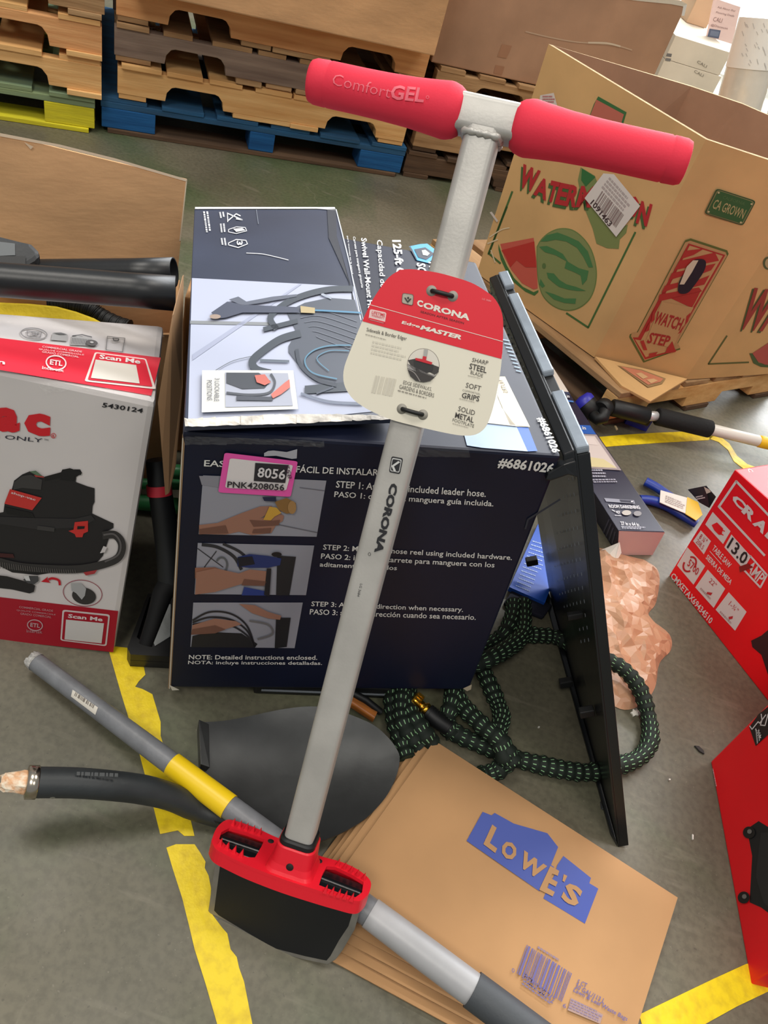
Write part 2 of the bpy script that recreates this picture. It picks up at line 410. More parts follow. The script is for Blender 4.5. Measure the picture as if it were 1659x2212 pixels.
# worn yellow marking tape stuck to the floor
TAPE = mat('yellow_floor_tape', (240, 210, 20), .5, var=.16, scale=55, col2=(216, 184, 22), thr=(.3, .55), bump=.2, bscale=90)
def tape(pts, label, cuts=()):
    mb = MB(); mb.prism([Z(x, y, .0002) for x, y in pts], V((0, 0, .0008)))
    o = mb.build('floor_tape', [TAPE]); solo(o, label, 'tape', 'yellow floor marking tape'); return o
tape([(232, 1395), (262, 1500), (297, 1613), (312, 1670), (326, 1722), (346, 1802), (384, 1794), (398, 1806), (420, 1806), (411, 1768), (376, 1728), (396, 1700),
      (385, 1676), (362, 1640), (347, 1590), (347, 1560), (329, 1500), (308, 1489), (292, 1484), (300, 1472), (314, 1458), (310, 1437), (300, 1428), (278, 1416), (277, 1400)],
     'ragged yellow floor tape running under the grey pole beside the red and white carton')
tape(cM((-120, 1130), (-60, 1108), (60, 1108), (95, 1160), (130, 1220), (125, 1260), (150, 1310), (165, 1390), (160, 1540), (235, 1640), (270, 1680), (290, 1780), (330, 1830), (345, 1900), (376, 1985), (430, 2260), (205, 2260), (130, 2000), (60, 1780), (25, 1630), (-20, 1450), (-75, 1280)),
     'yellow floor tape strip at the bottom left, passing beside the edger blade')
tape([(1285, 945), (1340, 940), (1420, 935), (1521, 931), (1545, 939), (1530, 951), (1420, 957), (1300, 966)], 'straight yellow floor tape behind the navy shade box')
tape([(1530, 934), (1548, 938), (1575, 958), (1592, 985), (1614, 1003), (1640, 1012), (1632, 1022), (1606, 1013), (1585, 997), (1572, 972), (1552, 955), (1532, 948)],
     'thin torn curl of yellow tape behind the upper red saw carton')
tape([(1380, 2192), (1440, 2163), (1540, 2115), (1610, 2083), (1640, 2075), (1690, 2110), (1659, 2142), (1590, 2175), (1500, 2225), (1400, 2260)], 'wide yellow floor tape at the bottom right under the red carton')

# ================================================================== PALLETS AT THE BACK
def woods(name, c, c2, sc=2.6):
    return mat(name, c, .8, col2=c2, scale=sc, stretch=(1.2, 7, 16), thr=(.3, .75), bump=.25, bscale=14, spec=.2)
W_TAN = woods('pallet_wood_tan', (242, 198, 136), (212, 158, 98)); W_GREY = woods('pallet_wood_weathered', (158, 138, 122), (114, 96, 86))
W_ORANGE = woods('pallet_wood_orange', (240, 186, 130), (206, 142, 90)); W_BROWN = woods('pallet_wood_brown', (196, 160, 118), (140, 106, 72))
W_BLUE = woods('pallet_blue_paint', (42, 106, 166), (28, 74, 124)); W_BLUEW = woods('pallet_blue_worn', (48, 102, 146), (50, 80, 108), 3.5)
W_YEL = woods('pallet_yellow_paint', (226, 214, 50), (196, 186, 50)); W_GRN = woods('pallet_green_paint', (150, 164, 112), (112, 134, 112))
W_DARK = woods('pallet_wood_dark', (112, 88, 68), (70, 56, 46))  # darkest brown of the pallet woods
def stringer_pallet(loc, rz, L, D, ms, mt, label, seed, H=.1085, notch=((.15, .34), (.70, .89)), nd=.046):
    r = random.Random(seed); t = thing('wooden_pallet', label, 'pallet', loc, rz, 'stacked pallets')
    bt = .0155; sh = H - 2 * bt
    top = MB(); bot = MB(); x = 0
    for i in range(7):
        w = L * r.uniform(.085, .125); x0 = L * (i / 7) + r.uniform(0, .012)
        if i == 6: x0 = L - w - .004
        top.box((x0, r.uniform(-.012, .004), H - bt), (x0 + w, D + r.uniform(-.005, .01), H - r.uniform(.0005, .002)))
    for i, fx in enumerate((.0, .37, .47, .57, .9)):
        w = L * r.uniform(.085, .11); bot.box((L * fx + .004, r.uniform(-.012, .004), .0008), (min(L, L * fx + w), D, bt))
    top.build('top_deck', mt, t, local=True, bevel=.0015); bot.build('bottom_deck', mt, t, local=True, bevel=.0015)
    for j in range(3):
        y0 = (0, D / 2 - .019, D - .038)[j]; P = [(0, bt)]
        for a, b in notch:
            P += [(a * L, bt), (a * L + .004, bt + nd * .55), (a * L + .018, bt + nd * .92), (a * L + .03, bt + nd), (b * L - .03, bt + nd), (b * L - .018, bt + nd * .92), (b * L - .004, bt + nd * .55), (b * L, bt)]
        P += [(L, bt), (L, bt + sh), (0, bt + sh)]
        m = MB(); m.prism([V((px_, y0, pz)) for px_, pz in P], V((0, .038, 0))); m.build('stringer', ms, t, local=True, bevel=.002)
    return t
def block_pallet(loc, rz, L, D, mb_, mw, label, seed, H=.1085, ends=None, bw=.17):
    r = random.Random(seed); t = thing('block_pallet', label, 'pallet', loc, rz, 'stacked pallets'); bt = .014
    xs = (0, L / 2 - .045, L - bw); ws = (bw, .09, bw)
    top = MB()
    for i in range(6):
        w = L * .135; x0 = i * (L - w) / 5; top.box((x0 + r.uniform(-.004, .01), r.uniform(-.004, .006), H - bt), (x0 + w, D, H - .001))
    top.build('top_deck', mw, t, local=True, bevel=.0015)
    for y0 in (0, D / 2 - .05, D - .1):
        m = MB(); m.box((0, y0 + .002, H - 2 * bt - .004), (L, y0 + .1, H - bt - .0005)); m.build('stringer_board', mw, t, local=True, bevel=.0015)
        for k in range(3):
            m = MB(); m.box((xs[k] + .002, y0 + .001, bt + .0005), (xs[k] + ws[k] - .002, y0 + .1, H - 2 * bt - .0045)); m.build('block', (ends[k] if ends else mb_), t, local=True, bevel=.003)
    m = MB(); m.box((.02, -.006, .0008), (L - .02, .1, bt)); m.box((.02, D - .1, .0008), (L - .02, D, bt)); m.box((0, .1, .001), (.12, D - .1, bt)); m.box((L - .12, .1, .001), (L, D - .1, bt))
    m.build('bottom_board', ends[3] if ends else mw, t, local=True, bevel=.0015)
    return t
A1 = math.radians(28.1); PX = V((math.cos(A1), math.sin(A1), 0)); PYv = V((-math.sin(A1), math.cos(A1), 0))
P1 = Z(218, 283); LP = 1.04
def mid(dx, z): v = P1 + PX * dx; return (v.x, v.y, z)
block_pallet(mid(0, 0), A1, LP, .92, W_BLUE, W_BLUEW, 'blue painted block pallet at the bottom of the middle stack', 1, ends=(W_BLUE, W_BLUE, W_BLUE, W_DARK))
gbc = stringer_pallet(mid(.05, .1095), A1, LP - .07, .92, W_TAN, W_TAN, 'tan pallet marked GBC 6-22, resting on the blue pallet', 2)
grey = stringer_pallet(mid(.04, .219), A1, LP - .05, .92, W_GREY, W_BROWN, 'grey weathered pallet with 300 handwritten on its side, in the middle stack', 3)
top_p = stringer_pallet(mid(.045, .3285), A1, LP - .05, .92, W_ORANGE, W_BROWN, 'orange-toned pallet on top of the middle stack, directly under the left brown carton', 4)
def pallet_print(root, fn):
    g = on_plane(V(root.location) - PYv * .0005, -PYv); p = PR(g, .0006); fn(p); p.build('marking', root)
DKI = (84, 66, 54)
pallet_print(gbc, lambda p: (p.text('GBC-', cB((505, 610))[0], cB((598, 632))[0], cB((515, 578))[0], (60, 46, 36), 2, .012), p.text('6-22', cB((480, 665))[0], cB((582, 684))[0], cB((490, 635))[0], (60, 46, 36), 2, .012)))
pallet_print(grey, lambda p: (p.text('300', cB((440, 430))[0], cB((548, 458))[0], cB((452, 375))[0], (84, 66, 56), 2, 0.0), p.text('T2600', cA((960, 268))[0], cA((1215, 320))[0], cA((985, 215))[0], (104, 86, 74), 2, -.008)))
pallet_print(top_p, lambda p: (p.line(cB((1352, 340), (1433, 360), (1420, 400), (1352, 384)), 1.6, (140, 92, 66), 1, True), p.text('E', cB((1368, 380))[0], cB((1395, 386))[0], cB((1376, 352))[0], (140, 92, 66), 1)))
# left stack
A2 = math.radians(28.5); QX = V((math.cos(A2), math.sin(A2), 0)); QY = V((-math.sin(A2), math.cos(A2), 0)); PR_ = Z(206, 289)
def lft(dx, z): v = PR_ - QX * (LP - dx); return (v.x, v.y, z)
block_pallet(lft(0, 0), A2, LP, .9, W_YEL, W_GRN, 'green pallet with a yellow end block at the bottom of the left stack', 5, ends=(W_GRN, W_GRN, W_YEL, W_YEL), bw=.15)
stringer_pallet(lft(.02, .1095), A2, LP, .9, W_TAN, W_TAN, 'tan pallet resting on the yellow and green one in the left stack', 6, notch=((.12, .33), (.62, .855)))
stringer_pallet(lft(.022, .219), A2, LP, .9, W_ORANGE, W_TAN, 'orange-toned pallet third from the floor in the left stack', 7, notch=((.12, .33), (.52, .86)), nd=.05)
stringer_pallet(lft(.03, .3285), A2, LP, .9, W_BROWN, W_BROWN, 'pale brown pallet fourth from the floor in the left stack', 8, notch=((.12, .33), (.56, .855)), nd=.058)
block_pallet(lft(.02, .438), A2, LP, .9, W_GREY, W_GREY, 'grey pallet at the very top of the left stack', 9)
# right stack
A3 = math.radians(27); SX = V((math.cos(A3), math.sin(A3), 0)); SY = V((-math.sin(A3), math.cos(A3), 0)); PS = Z(867, 379)
def rgt(dx, z): v = PS + SX * dx; return (v.x, v.y, z)
stringer_pallet(rgt(0, 0), A3, LP, .9, W_DARK, W_DARK, 'dark brown pallet at the bottom of the right stack', 10, .0955, notch=((.2, .36), (.66, .85)), nd=.04)
stringer_pallet(rgt(.012, .0965), A3, LP, .9, W_BROWN, W_DARK, 'brown pallet second from the floor in the right stack', 11, .0955, notch=((.27, .44), (.66, .85)), nd=.04)
stringer_pallet(rgt(.02, .193), A3, LP, .9, W_BROWN, W_BROWN, 'brown pallet third from the floor in the right stack, mostly hidden by the red grip', 12, .0955, nd=.04)
stringer_pallet(rgt(.03, .2895), A3, LP, .9, W_BROWN, W_BROWN, 'brown pallet on top of the right stack, under the scuffed carton', 14, .0955, nd=.04)
# two big cartons on the stacks
def closed_carton(name, c8, m, label, cat='carton', group=None, bevel=.004):
    b = sum((V(p) for p in c8[:4]), V()) / 4; t = thing(name, label, cat, b, 0, group)
    mb = MB(); mb.hexa([V(p) for p in c8]); o = mb.build('carton_body', m, t, bevel=bevel)
    return t, o
zc1 = .4385; b1 = Z(940, 124, zc1) + PYv * .01; l1 = b1 - PX * .93
h = V((0, 0, .52)); bk = PYv * .8
box1, o1 = closed_carton('big_carton', hexbox(l1, b1, l1 + h, b1 + h, bk)[:4] + [p + h for p in hexbox(l1, b1, l1 + h, b1 + h, bk)[:4]], CARD, 'large plain brown carton on the middle pallet stack', group='large brown cartons')
zc2 = .3862; l2 = Z(933, 137, zc2) + SY * .012; Pt = PL(1484, 9, l2, -SY); w2 = (Pt - l2).dot(SX); h2 = V((0, 0, Pt.z - zc2)); r2 = l2 + SX * w2; bk2 = SY * .75
box2, o2 = closed_carton('big_carton', [l2, r2, r2 + bk2, l2 + bk2, l2 + h2, r2 + h2, r2 + bk2 + h2, l2 + bk2 + h2], CARDD, 'large darker brown carton with a white scuff, right of the plain carton', group='large brown cartons')
p = PR(on_plane(l2, -SY), .0008)
p.poly([(1300, -8), (1400, -6), (1470, 1), (1484, 9), (1476, 14), (1450, 9), (1380, 2)], (206, 198, 182))
p.poly([(1484, 9), (1478, 34), (1472, 34), (1476, 12)], (216, 216, 212))
p.build('white_edge_tape', box2)
p = PR(on_plane(l2, -SY), .0008); p.curve([(1135, 68), (1185, 80), (1240, 90), (1290, 94), (1330, 98), (1365, 108)], 3.0, (186, 158, 134)); p.curve([(1270, 92), (1310, 93), (1340, 100)], 4.0, (205, 188, 166), 2)
p.poly([(1084, 95), (1106, 99), (1094, 126), (1074, 122)], (160, 118, 92)); p.poly([(1070, 140), (1090, 144), (1084, 162), (1066, 158)], (158, 116, 90)); p.build('scuff', box2)
p = PR(on_plane(l1, -PYv), .0008)

# ================================================================== FLOORING BOXES, SIGN AND ROLLS AT THE TOP RIGHT
SP = AT(1500, 120, 3.55); A4 = math.radians(14); TX_ = V((math.cos(A4), math.sin(A4), 0)); TY = V((-math.sin(A4), math.cos(A4), 0))
fl = PL(1432, 140, SP, -TY); ft = PL(1460, 76, SP, -TY); fr = PL(1560, 152, SP, -TY)
WFL = mat('off_white_carton', (222, 210, 190), .6, var=.05, scale=5)
wF = (fr - ft).dot(TX_); x0 = ft - TX_ * 0; topz = ft.z
n_box = 5; hb = topz / n_box
clis = []
for k in range(n_box):
    z0 = k * hb; a = V((ft.x, ft.y, z0 + .0006)); b = a + TX_ * (wF + (.012 if k % 2 else 0)); up = V((0, 0, hb - .0012)); bk = TY * .7
    lab = ['white flooring carton lowest in the stack behind the watermelon bin', 'white flooring carton second lowest in the stack behind the watermelon bin', 'white flooring carton in the middle of the stack behind the watermelon bin', 'white flooring carton with the lower of the two visible printed names', 'white flooring carton on top of the stack, under the pink sign'][k]
    t, o = closed_carton('flooring_carton', [a, b, b + bk, a + bk, a + up, b + up, b + bk + up, a + bk + up], WFL, lab, 'carton', 'stacked flooring cartons', .002)
    clis.append(t)
    if k >= 3:
        g = on_plane(a, -TY); p = PR(g, .001)
        if k == 4:
            p.text('CALI', cc((672, 868))[0], cc((800, 940))[0], cc((690, 830))[0], (120, 112, 100)); p.poly(cc((262, 735), (330, 745), (318, 790), (245, 778)), (110, 106, 104))
        else:
            p.text('CALI', cc((632, 998))[0], cc((755, 1066))[0], cc((648, 962))[0], (120, 112, 100)); p.poly(cc((245, 800), (320, 810), (305, 850), (232, 838)), (120, 116, 112))
        p.build('lettering', t)
wrapz = topz
mbp = MB()
# pink sign card standing on the stack
sg = ft + TY * .22; sg = V((sg.x, sg.y, topz)); nS = -TY
s_bl = PL(1513, 106, sg, nS); s_br = PL(1568, 122, sg, nS); s_tr = PL(1600, 15, sg, nS); s_tl = PL(1543, -4, sg, nS)
dz = min(s_bl.z, s_br.z) - topz
sign = thing('pink_sign', 'pink card sign standing on the white flooring cartons', 'sign', (s_bl + s_br) / 2 - V((0, 0, dz)))
mb = MB(); q = [s_bl - V((0, 0, s_bl.z - topz)), s_br - V((0, 0, s_br.z - topz)), s_tr, s_tl]; mb.prism(q, TY * .012); mb.build('card', mat('pink_card', (236, 206, 200), .6), sign, bevel=.001)
p = PR(on_plane(sg, nS), .0008)
p.text('Ask About Our', cc((955, 108))[0], cc((1205, 165))[0], cc((965, 82))[0], (140, 110, 108)); p.text('Flooring Deals', cc((935, 188))[0], cc((1185, 242))[0], cc((945, 155))[0], (140, 110, 108))
p.text('CALI', cc((892, 290))[0], cc((1015, 315))[0], cc((910, 232))[0], (150, 116, 114)); p.text('@Discount', cc((862, 365))[0], cc((1095, 418))[0], cc((872, 325))[0], (150, 116, 114))
p.poly(cc((850, 395), (1005, 420), (975, 535), (820, 505)), (96, 104, 128)); p.poly(cc((872, 420), (985, 440), (965, 510), (850, 488)), (120, 130, 152), 2)
p.poly(cc((815, 535), (960, 562), (950, 592), (800, 565)), (180, 158, 152)); p.build('print', sign)
# tall brown carton behind
tb = sg + TY * .20; n4 = -TY; a = PL(1472, 70, tb, n4); b = PL(1518, 78, tb, n4); a.z = b.z = topz
a2 = a + V((0, 0, .75)); closed_carton('tall_carton', [a, b, b + TY * .2, a + TY * .2, a2, b + V((0, 0, .75)), b + TY * .2 + V((0, 0, .75)), a + TY * .2 + V((0, 0, .75))], mat('cardboard_tall', (190, 160, 128), .8), 'narrow upright brown carton left of the pink sign')
# wrapped rolls
ROLL = mat('white_plastic_wrap', (214, 208, 196), .28, bump=.5, bscale=22, var=.06, scale=9, coat=.6)
def roll(px_lo, px_hi, d, r, label, mark):
    a = AT(*px_lo, d); b = PL(px_hi[0], px_hi[1], a, V((0, -1, .15)).normalized()); u = (b - a).normalized(); f = a - u * (a.z / u.z)
    t = thing('wrapped_roll', label, 'roll', f, 0, 'plastic wrapped rolls'); m = MB(); L = (b - f).length
    m.lathe(f, u, [(.002, .3 * r), (.002, r * .97)] + [(L * k / 24, r * (1 + .012 * math.sin(k * 2.3))) for k in range(1, 25)] + [(L, r * .3), (L, 0)], 40)
    m.build('plastic_wrap', ROLL, t)
    if mark:
        m = MB(); s = L * .80; m.lathe(f, u, [(s, r * 1.02), (L * .999, r * 1.02)], 40); lo = m.build('paper_label', mat('roll_label', (232, 230, 224), .5), t)
        p = PR(on_mesh(lo), .001); rr = random.Random(4)
        for k in range(26):
            x = rr.uniform(1600, 1656); y = rr.uniform(40, 160); p.line([(x, y), (x + 3, y + rr.uniform(4, 12))], 1.6, (196, 193, 190))
        p.build('print', t)
    return t
roll((1578, 290), (1650, 40), 2.95, .083, 'thick white plastic wrapped roll with paper label standing behind the bin', True)
roll((1668, 330), (1736, 90), 3.02, .058, 'second thinner white wrapped roll at the right edge behind the bin', False)

# ================================================================== WATERMELON BIN ON ITS PALLET
zb = .1105
L0 = Z(1030, 590, zb); C0 = Z(1283, 772, zb); R1 = Z(1480, 820, zb); R2 = Z(1659, 808, zb) + (Z(1659, 808, zb) - R1) * .15
Lt = PL(1185, 95, L0, ((C0 - L0).cross(V((0, 0, 1))))); Ct = PL(1525, 301, C0, ((C0 - L0).cross(V((0, 0, 1)))))
M_t = Z(1490, 184, .62); N_t = Z(1570, 212, .62); zt = Ct.z
nR = (R1 - C0).cross(V((0, 0, 1))); R1t = V((R1.x, R1.y, zt - .005)); R2t = V((R2.x, R2.y, zt - .01))
E3 = V((R2.x + .02, R2.y + .28, zb)); E3t = V((E3.x, E3.y, .64))
bots = [L0, C0, R1, R2, E3, V((N_t.x + .05, N_t.y, zb)), V((M_t.x, M_t.y, zb))]
tops = [Lt, Ct, R1t, R2t, E3t, V((N_t.x + .05, N_t.y + .01, .62)), M_t]
bin_ = thing('produce_bin', 'large cardboard watermelon bin with printed melons standing on a pallet', 'bin', (sum(bots, V()) / 7) * 1.0)
cen = sum(bots, V()) / 7
mb = MB(); n = 7; th = .008
def inset(p): d = V((cen.x - p.x, cen.y - p.y, 0)).normalized(); return p + d * th * 1.4
ib = [inset(p) for p in bots]; it = [inset(p) for p in tops]
for i in range(n):
    j = (i + 1) % n
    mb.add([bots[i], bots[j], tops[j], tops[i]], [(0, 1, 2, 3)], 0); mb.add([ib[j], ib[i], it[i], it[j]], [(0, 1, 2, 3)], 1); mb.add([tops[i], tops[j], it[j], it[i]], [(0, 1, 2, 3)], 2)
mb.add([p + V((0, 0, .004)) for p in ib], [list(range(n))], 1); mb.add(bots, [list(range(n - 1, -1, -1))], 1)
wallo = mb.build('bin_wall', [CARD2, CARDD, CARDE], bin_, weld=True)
# prints on the left face
nL = (C0 - L0).cross(V((0, 0, 1))).normalized(); nL = nL if nL.dot(CAM - C0) > 0 else -nL
g = on_plane(C0, nL)
GR, GL, RD, RD2 = (62, 112, 62), (134, 142, 88), (192, 52, 44), (206, 92, 76)
p = PR(g, .0006)
p.line(cH((195, -8), (93, 252), (158, 308)), 4.2, (74, 108, 56)); p.line(cH((530, 588), (651, 668), (915, 135)), 4.2, (74, 108, 56)); p.line(cC((452, 905), (340, 1200)), 4.2, (74, 108, 56))
p.build('printed_frame', bin_)
p = PR(g, .0006)
mel = [(362, 215), (385, 175), (430, 135), (490, 112), (560, 118), (620, 160), (670, 230), (698, 330), (696, 420), (668, 500), (620, 550), (560, 574), (500, 570), (440, 540), (395, 490), (372, 420), (362, 320)]
p.poly(cH(*[tuple(q) for q in smooth2(mel + [mel[0]], 4)[:-1]]), (116, 134, 74)); inn = [(530 + (x - 530) * .97, 343 + (y - 343) * .975) for x, y in mel]
p.poly(cH(*[tuple(q) for q in smooth2(inn + [inn[0]], 4)[:-1]]), GL, 2)
for blob in ([(385, 185), (420, 150), (480, 135), (535, 155), (600, 185), (650, 240), (680, 330), (655, 330), (625, 270), (590, 220), (530, 185), (470, 175), (420, 185)],
             [(378, 215), (420, 210), (465, 230), (510, 255), (540, 300), (600, 335), (655, 350), (645, 400), (620, 430), (610, 375), (570, 355), (520, 335), (530, 295), (470, 262), (410, 245)],
             [(420, 360), (460, 365), (490, 400), (530, 425), (585, 440), (640, 462), (590, 462), (540, 455), (490, 440), (450, 410), (428, 390)],
             [(385, 395), (410, 435), (395, 445), (378, 425)], [(410, 465), (460, 480), (520, 505), (585, 505), (580, 535), (520, 530), (460, 510)]):
    p.poly(cH(*blob), (74, 124, 74), 3)
p.disc(cH((405, 322))[0], 4, 6, (92, 116, 66), 3); p.build('printed_melon', bin_)
p = PR(g, .0006)
p.poly(cH((148, 200), (165, 250), (195, 320), (235, 390), (285, 440), (345, 470), (372, 458), (372, 470), (350, 490), (300, 468), (235, 415), (190, 350), (160, 285), (148, 230)), (70, 112, 58))
p.poly(cH((158, 200), (345, 165), (362, 300), (368, 448), (345, 455), (280, 420), (220, 345), (180, 270)), RD2)
p.poly(cH((165, 235), (350, 185), (360, 330), (300, 330), (250, 290), (215, 330), (190, 270)), RD, 2); p.build('printed_slice', bin_)
p = PR(g, .0006)
p.poly(cC((775, 790), (842, 830), (870, 905), (860, 980), (905, 1010), (950, 1080), (998, 1060), (990, 1100), (960, 1130), (955, 1175), (900, 1172), (850, 1150), (832, 1080), (800, 1000), (775, 920), (762, 850)), (128, 138, 82))
p.poly(cC((782, 795), (845, 835), (800, 880), (778, 850)), (54, 112, 60), 2); p.poly(cC((858, 455), (992, 530), (975, 588), (815, 552), (838, 490)), (62, 112, 62)); p.poly(cC((850, 470), (980, 540), (965, 590), (818, 552)), (196, 108, 88), 2)
p.build('printed_state_map', bin_)
for dx, dy, c, L in ((-11, 13, (74, 104, 56), 2), (0, 0, (186, 44, 48), 3)):
    p = PR(g, .0006); o_ = lambda x, y: cC((x + dx, y + dy))[0]
    for t_, x0, y0, x1, y1, hh in (('W', 478, 878, 560, 912, 108), ('A', 552, 918, 612, 948, 92), ('T', 612, 948, 655, 958, 100), ('E', 652, 962, 700, 972, 104), ('R', 700, 972, 752, 980, 104), ('M', 752, 978, 822, 980, 104), ('O', 985, 1010, 1035, 1040, 100), ('N', 1035, 1052, 1088, 1070, 108)):
        p.text(t_, o_(x0, y0), o_(x1, y1), o_(x0 + .26 * hh, y0 - hh * .97), c, L, .045)
    p.build('lettering', bin_)
p = PR(g, .0006); p.poly(cC((885, 818), (935, 822), (1058, 972), (945, 1118), (796, 935)), (226, 216, 208), 5)
p.bars(cC((842, 960))[0], cC((945, 1075))[0], cC((880, 900))[0], (150, 130, 126), 6, 26, 5); p.text('1091463', cC((822, 960))[0], cC((912, 1072))[0], cC((840, 940))[0], (70, 50, 52), 6, .02)
p.greek(cC((872, 890))[0], cC((980, 1010))[0], cC((915, 835))[0], (186, 172, 168), 4, 6); p.build('shipping_label', bin_)
p = PR(g, .0006); p.poly(cC((586, 450), (650, 438), (668, 505), (600, 500), (582, 475)), (222, 208, 196), 4); p.greek(cC((598, 490))[0], cC((655, 490))[0], cC((598, 452))[0], (190, 110, 110), 3, 5); p.poly(cH((100, 22), (112, 18), (148, 70), (140, 78)), (214, 200, 190), 3); p.build('sticker', bin_)
p = PR(g, .0006); p.curve(cC((345, 1120), (400, 1085), (440, 1075)), 2.5, (226, 204, 168), 2); p.curve(cC((335, 1150), (385, 1130)), 3.0, (226, 204, 168), 2); p.curve(cC((352, 1180), (372, 1240)), 2.5, (226, 204, 168), 2); p.build('clear_tape', bin_)
# prints on the corner panel (faces R1)
nC = (R1 - C0).cross(V((0, 0, 1))).normalized(); nC = nC if nC.dot(CAM - C0) > 0 else -nC
g = on_plane(C0, nC); p = PR(g, .0006)
p.poly(rquad(*ch((300, 28), (678, 150), (552, 388), (180, 270)), f=.1), (52, 84, 48)); p.poly(rquad(*ch((308, 40), (662, 156), (545, 376), (196, 266)), f=.1), (140, 134, 88), 2); p.poly(rquad(*ch((314, 48), (652, 160), (540, 366), (206, 262)), f=.1), (48, 96, 52), 3)
for q in ((318, 68), (632, 176), (222, 250), (530, 352)): p.disc(ch(q)[0], 2.4, 2.0, (200, 186, 140), 4)
p.text('CA GROWN', ch((250, 215))[0], ch((545, 320))[0], ch((290, 128))[0], (178, 164, 112), 4, .01); p.text('CALIFORNIA', ch((355, 125))[0], ch((560, 190))[0], ch((368, 95))[0], (86, 124, 76), 4, .0); p.build('printed_plate', bin_)
p = PR(g, .0006); OUT = [(1195, 178), (1225, 168), (1430, 235), (1438, 255), (1150, 762), (1168, 790), (960, 865), (880, 722), (885, 705), (920, 700)]
p.poly(cH(*OUT), (92, 104, 48)); sh = lambda k: [(1150 + (x - 1150) * k, 520 + (y - 520) * k * 1.0) for x, y in OUT]
p.poly(cH(*sh(.965)), (190, 146, 98), 2); p.poly(cH((1212, 195), (1418, 260), (1120, 780), (1148, 795), (968, 845), (900, 722), (930, 722)), (176, 50, 44), 3)
p.poly(cH((1218, 206), (1404, 264), (1110, 772), (1130, 792), (972, 832), (912, 732), (944, 738), (1050, 540)), (196, 152, 102), 4)
for a_, b_, c_, d_ in (((1190, 235), (1300, 222), (1240, 258), (1168, 282)), ((1160, 292), (1360, 244), (1382, 290), (1130, 344)), ((1118, 360), (1210, 340), (1190, 372), (1098, 402)), ((1300, 320), (1364, 306), (1338, 344), (1290, 362)), ((1080, 430), (1155, 412), (1150, 440), (1060, 470)), ((1260, 400), (1330, 372), (1300, 424), (1235, 440)), ((1050, 480), (1270, 440), (1288, 462), (1040, 520))):
    p.poly(cH(a_, b_, c_, d_), (176, 50, 44), 5)
p.poly(cH((1110, 500), (1280, 460), (1250, 520), (1230, 555)), (176, 50, 44), 5); p.poly(cH((1062, 520), (1240, 552), (1120, 780), (972, 740)), (196, 152, 102), 6)
for a_, b_, c_, d_ in (((1010, 580), (1025, 560), (1020, 620), (1000, 640)), ((985, 650), (1000, 625), (990, 680), (965, 690)), ((1200, 600), (1222, 580), (1208, 630), (1190, 650)), ((1165, 680), (1185, 650), (1170, 690), (1150, 700)), ((940, 740), (960, 735), (980, 790), (960, 790)), ((1090, 780), (1120, 740), (1140, 800), (1080, 810)), ((990, 810), (1040, 800), (1020, 825), (990, 830))):
    p.poly(cH(a_, b_, c_, d_), (176, 50, 44), 7)
p.text('WATCH', cH((1010, 640))[0], cH((1160, 682))[0], cH((1040, 572))[0], (166, 44, 40), 7, .03); p.text('STEP', cH((975, 750))[0], cH((1092, 772))[0], cH((1000, 690))[0], (166, 44, 40), 7, .03); p.build('printed_warning', bin_)
# hand hole: dark slot with a pale curled edge
p = PR(g, .0006); p.poly(cH(*[tuple(q) for q in smooth2([(1150, 455), (1160, 400), (1205, 330), (1240, 285), (1290, 280), (1308, 300), (1295, 350), (1240, 430), (1205, 468), (1165, 472), (1150, 455)], 4)[:-1]]), (20, 26, 40), 9); p.poly(cH((1160, 420), (1200, 320), (1235, 285), (1265, 285), (1230, 350), (1185, 420)), (214, 196, 170), 10); p.build('hand_hole', bin_)
# right face
nE = (R2 - R1).cross(V((0, 0, 1))).normalized(); nE = nE if nE.dot(CAM - R1) > 0 else -nE
g = on_plane(R1, nE); p = PR(g, .0006)
p.line(ch((398, 1440), (222, 1708), (605, 1692)), 3.4, (98, 96, 42)); p.disc(ch((790, 745))[0], 11, 14, (96, 100, 60)); p.disc(ch((800, 745))[0], 9, 11, (196, 168, 120), 2)
p.text('WAT', ch((460, 1390))[0], ch((960, 1440))[0], ch((640, 985))[0], (84, 92, 48), 2, .03); p.text('WAT', ch((478, 1370))[0], ch((980, 1425))[0], ch((660, 975))[0], (166, 50, 44), 3, .03)
p.poly(ch((612, 1605), (640, 1605), (700, 1695), (800, 1720), (800, 1740), (720, 1735), (650, 1700)), (78, 96, 50), 2); p.poly(ch((640, 1605), (800, 1500), (860, 1560), (830, 1715), (760, 1712), (690, 1680)), (188, 80, 72), 3); p.build('printed_side', bin_)
# folded-out bottom flap
fz = V((0, 0, .002)); mb = MB(); fa, fb_, fc = Z(1283, 775, zb + .001), Z(1482, 823, zb + .001), Z(1402, 872, zb - .012)
fd = Z(1340, 838, zb - .004); mb.prism([fa, fb_, fc, fd], V((0, 0, .008))); fo = mb.build('bottom_flap', [CARD2], bin_, bevel=.0015)
p = PR(on_mesh(fo), .0008); p.poly(cH((815, 882), (950, 905), (1085, 955), (1065, 985), (985, 1005)), (150, 120, 80), 1); p.poly(cH((830, 888), (950, 912), (1070, 958), (1055, 975), (985, 992)), (196, 122, 92), 2); p.poly(cH((915, 930), (945, 925), (985, 950), (955, 960)), (206, 164, 118), 3); p.poly(cH((975, 965), (1015, 958), (1040, 970), (1000, 985)), (206, 164, 118), 3); p.build('printed_flap', fo)
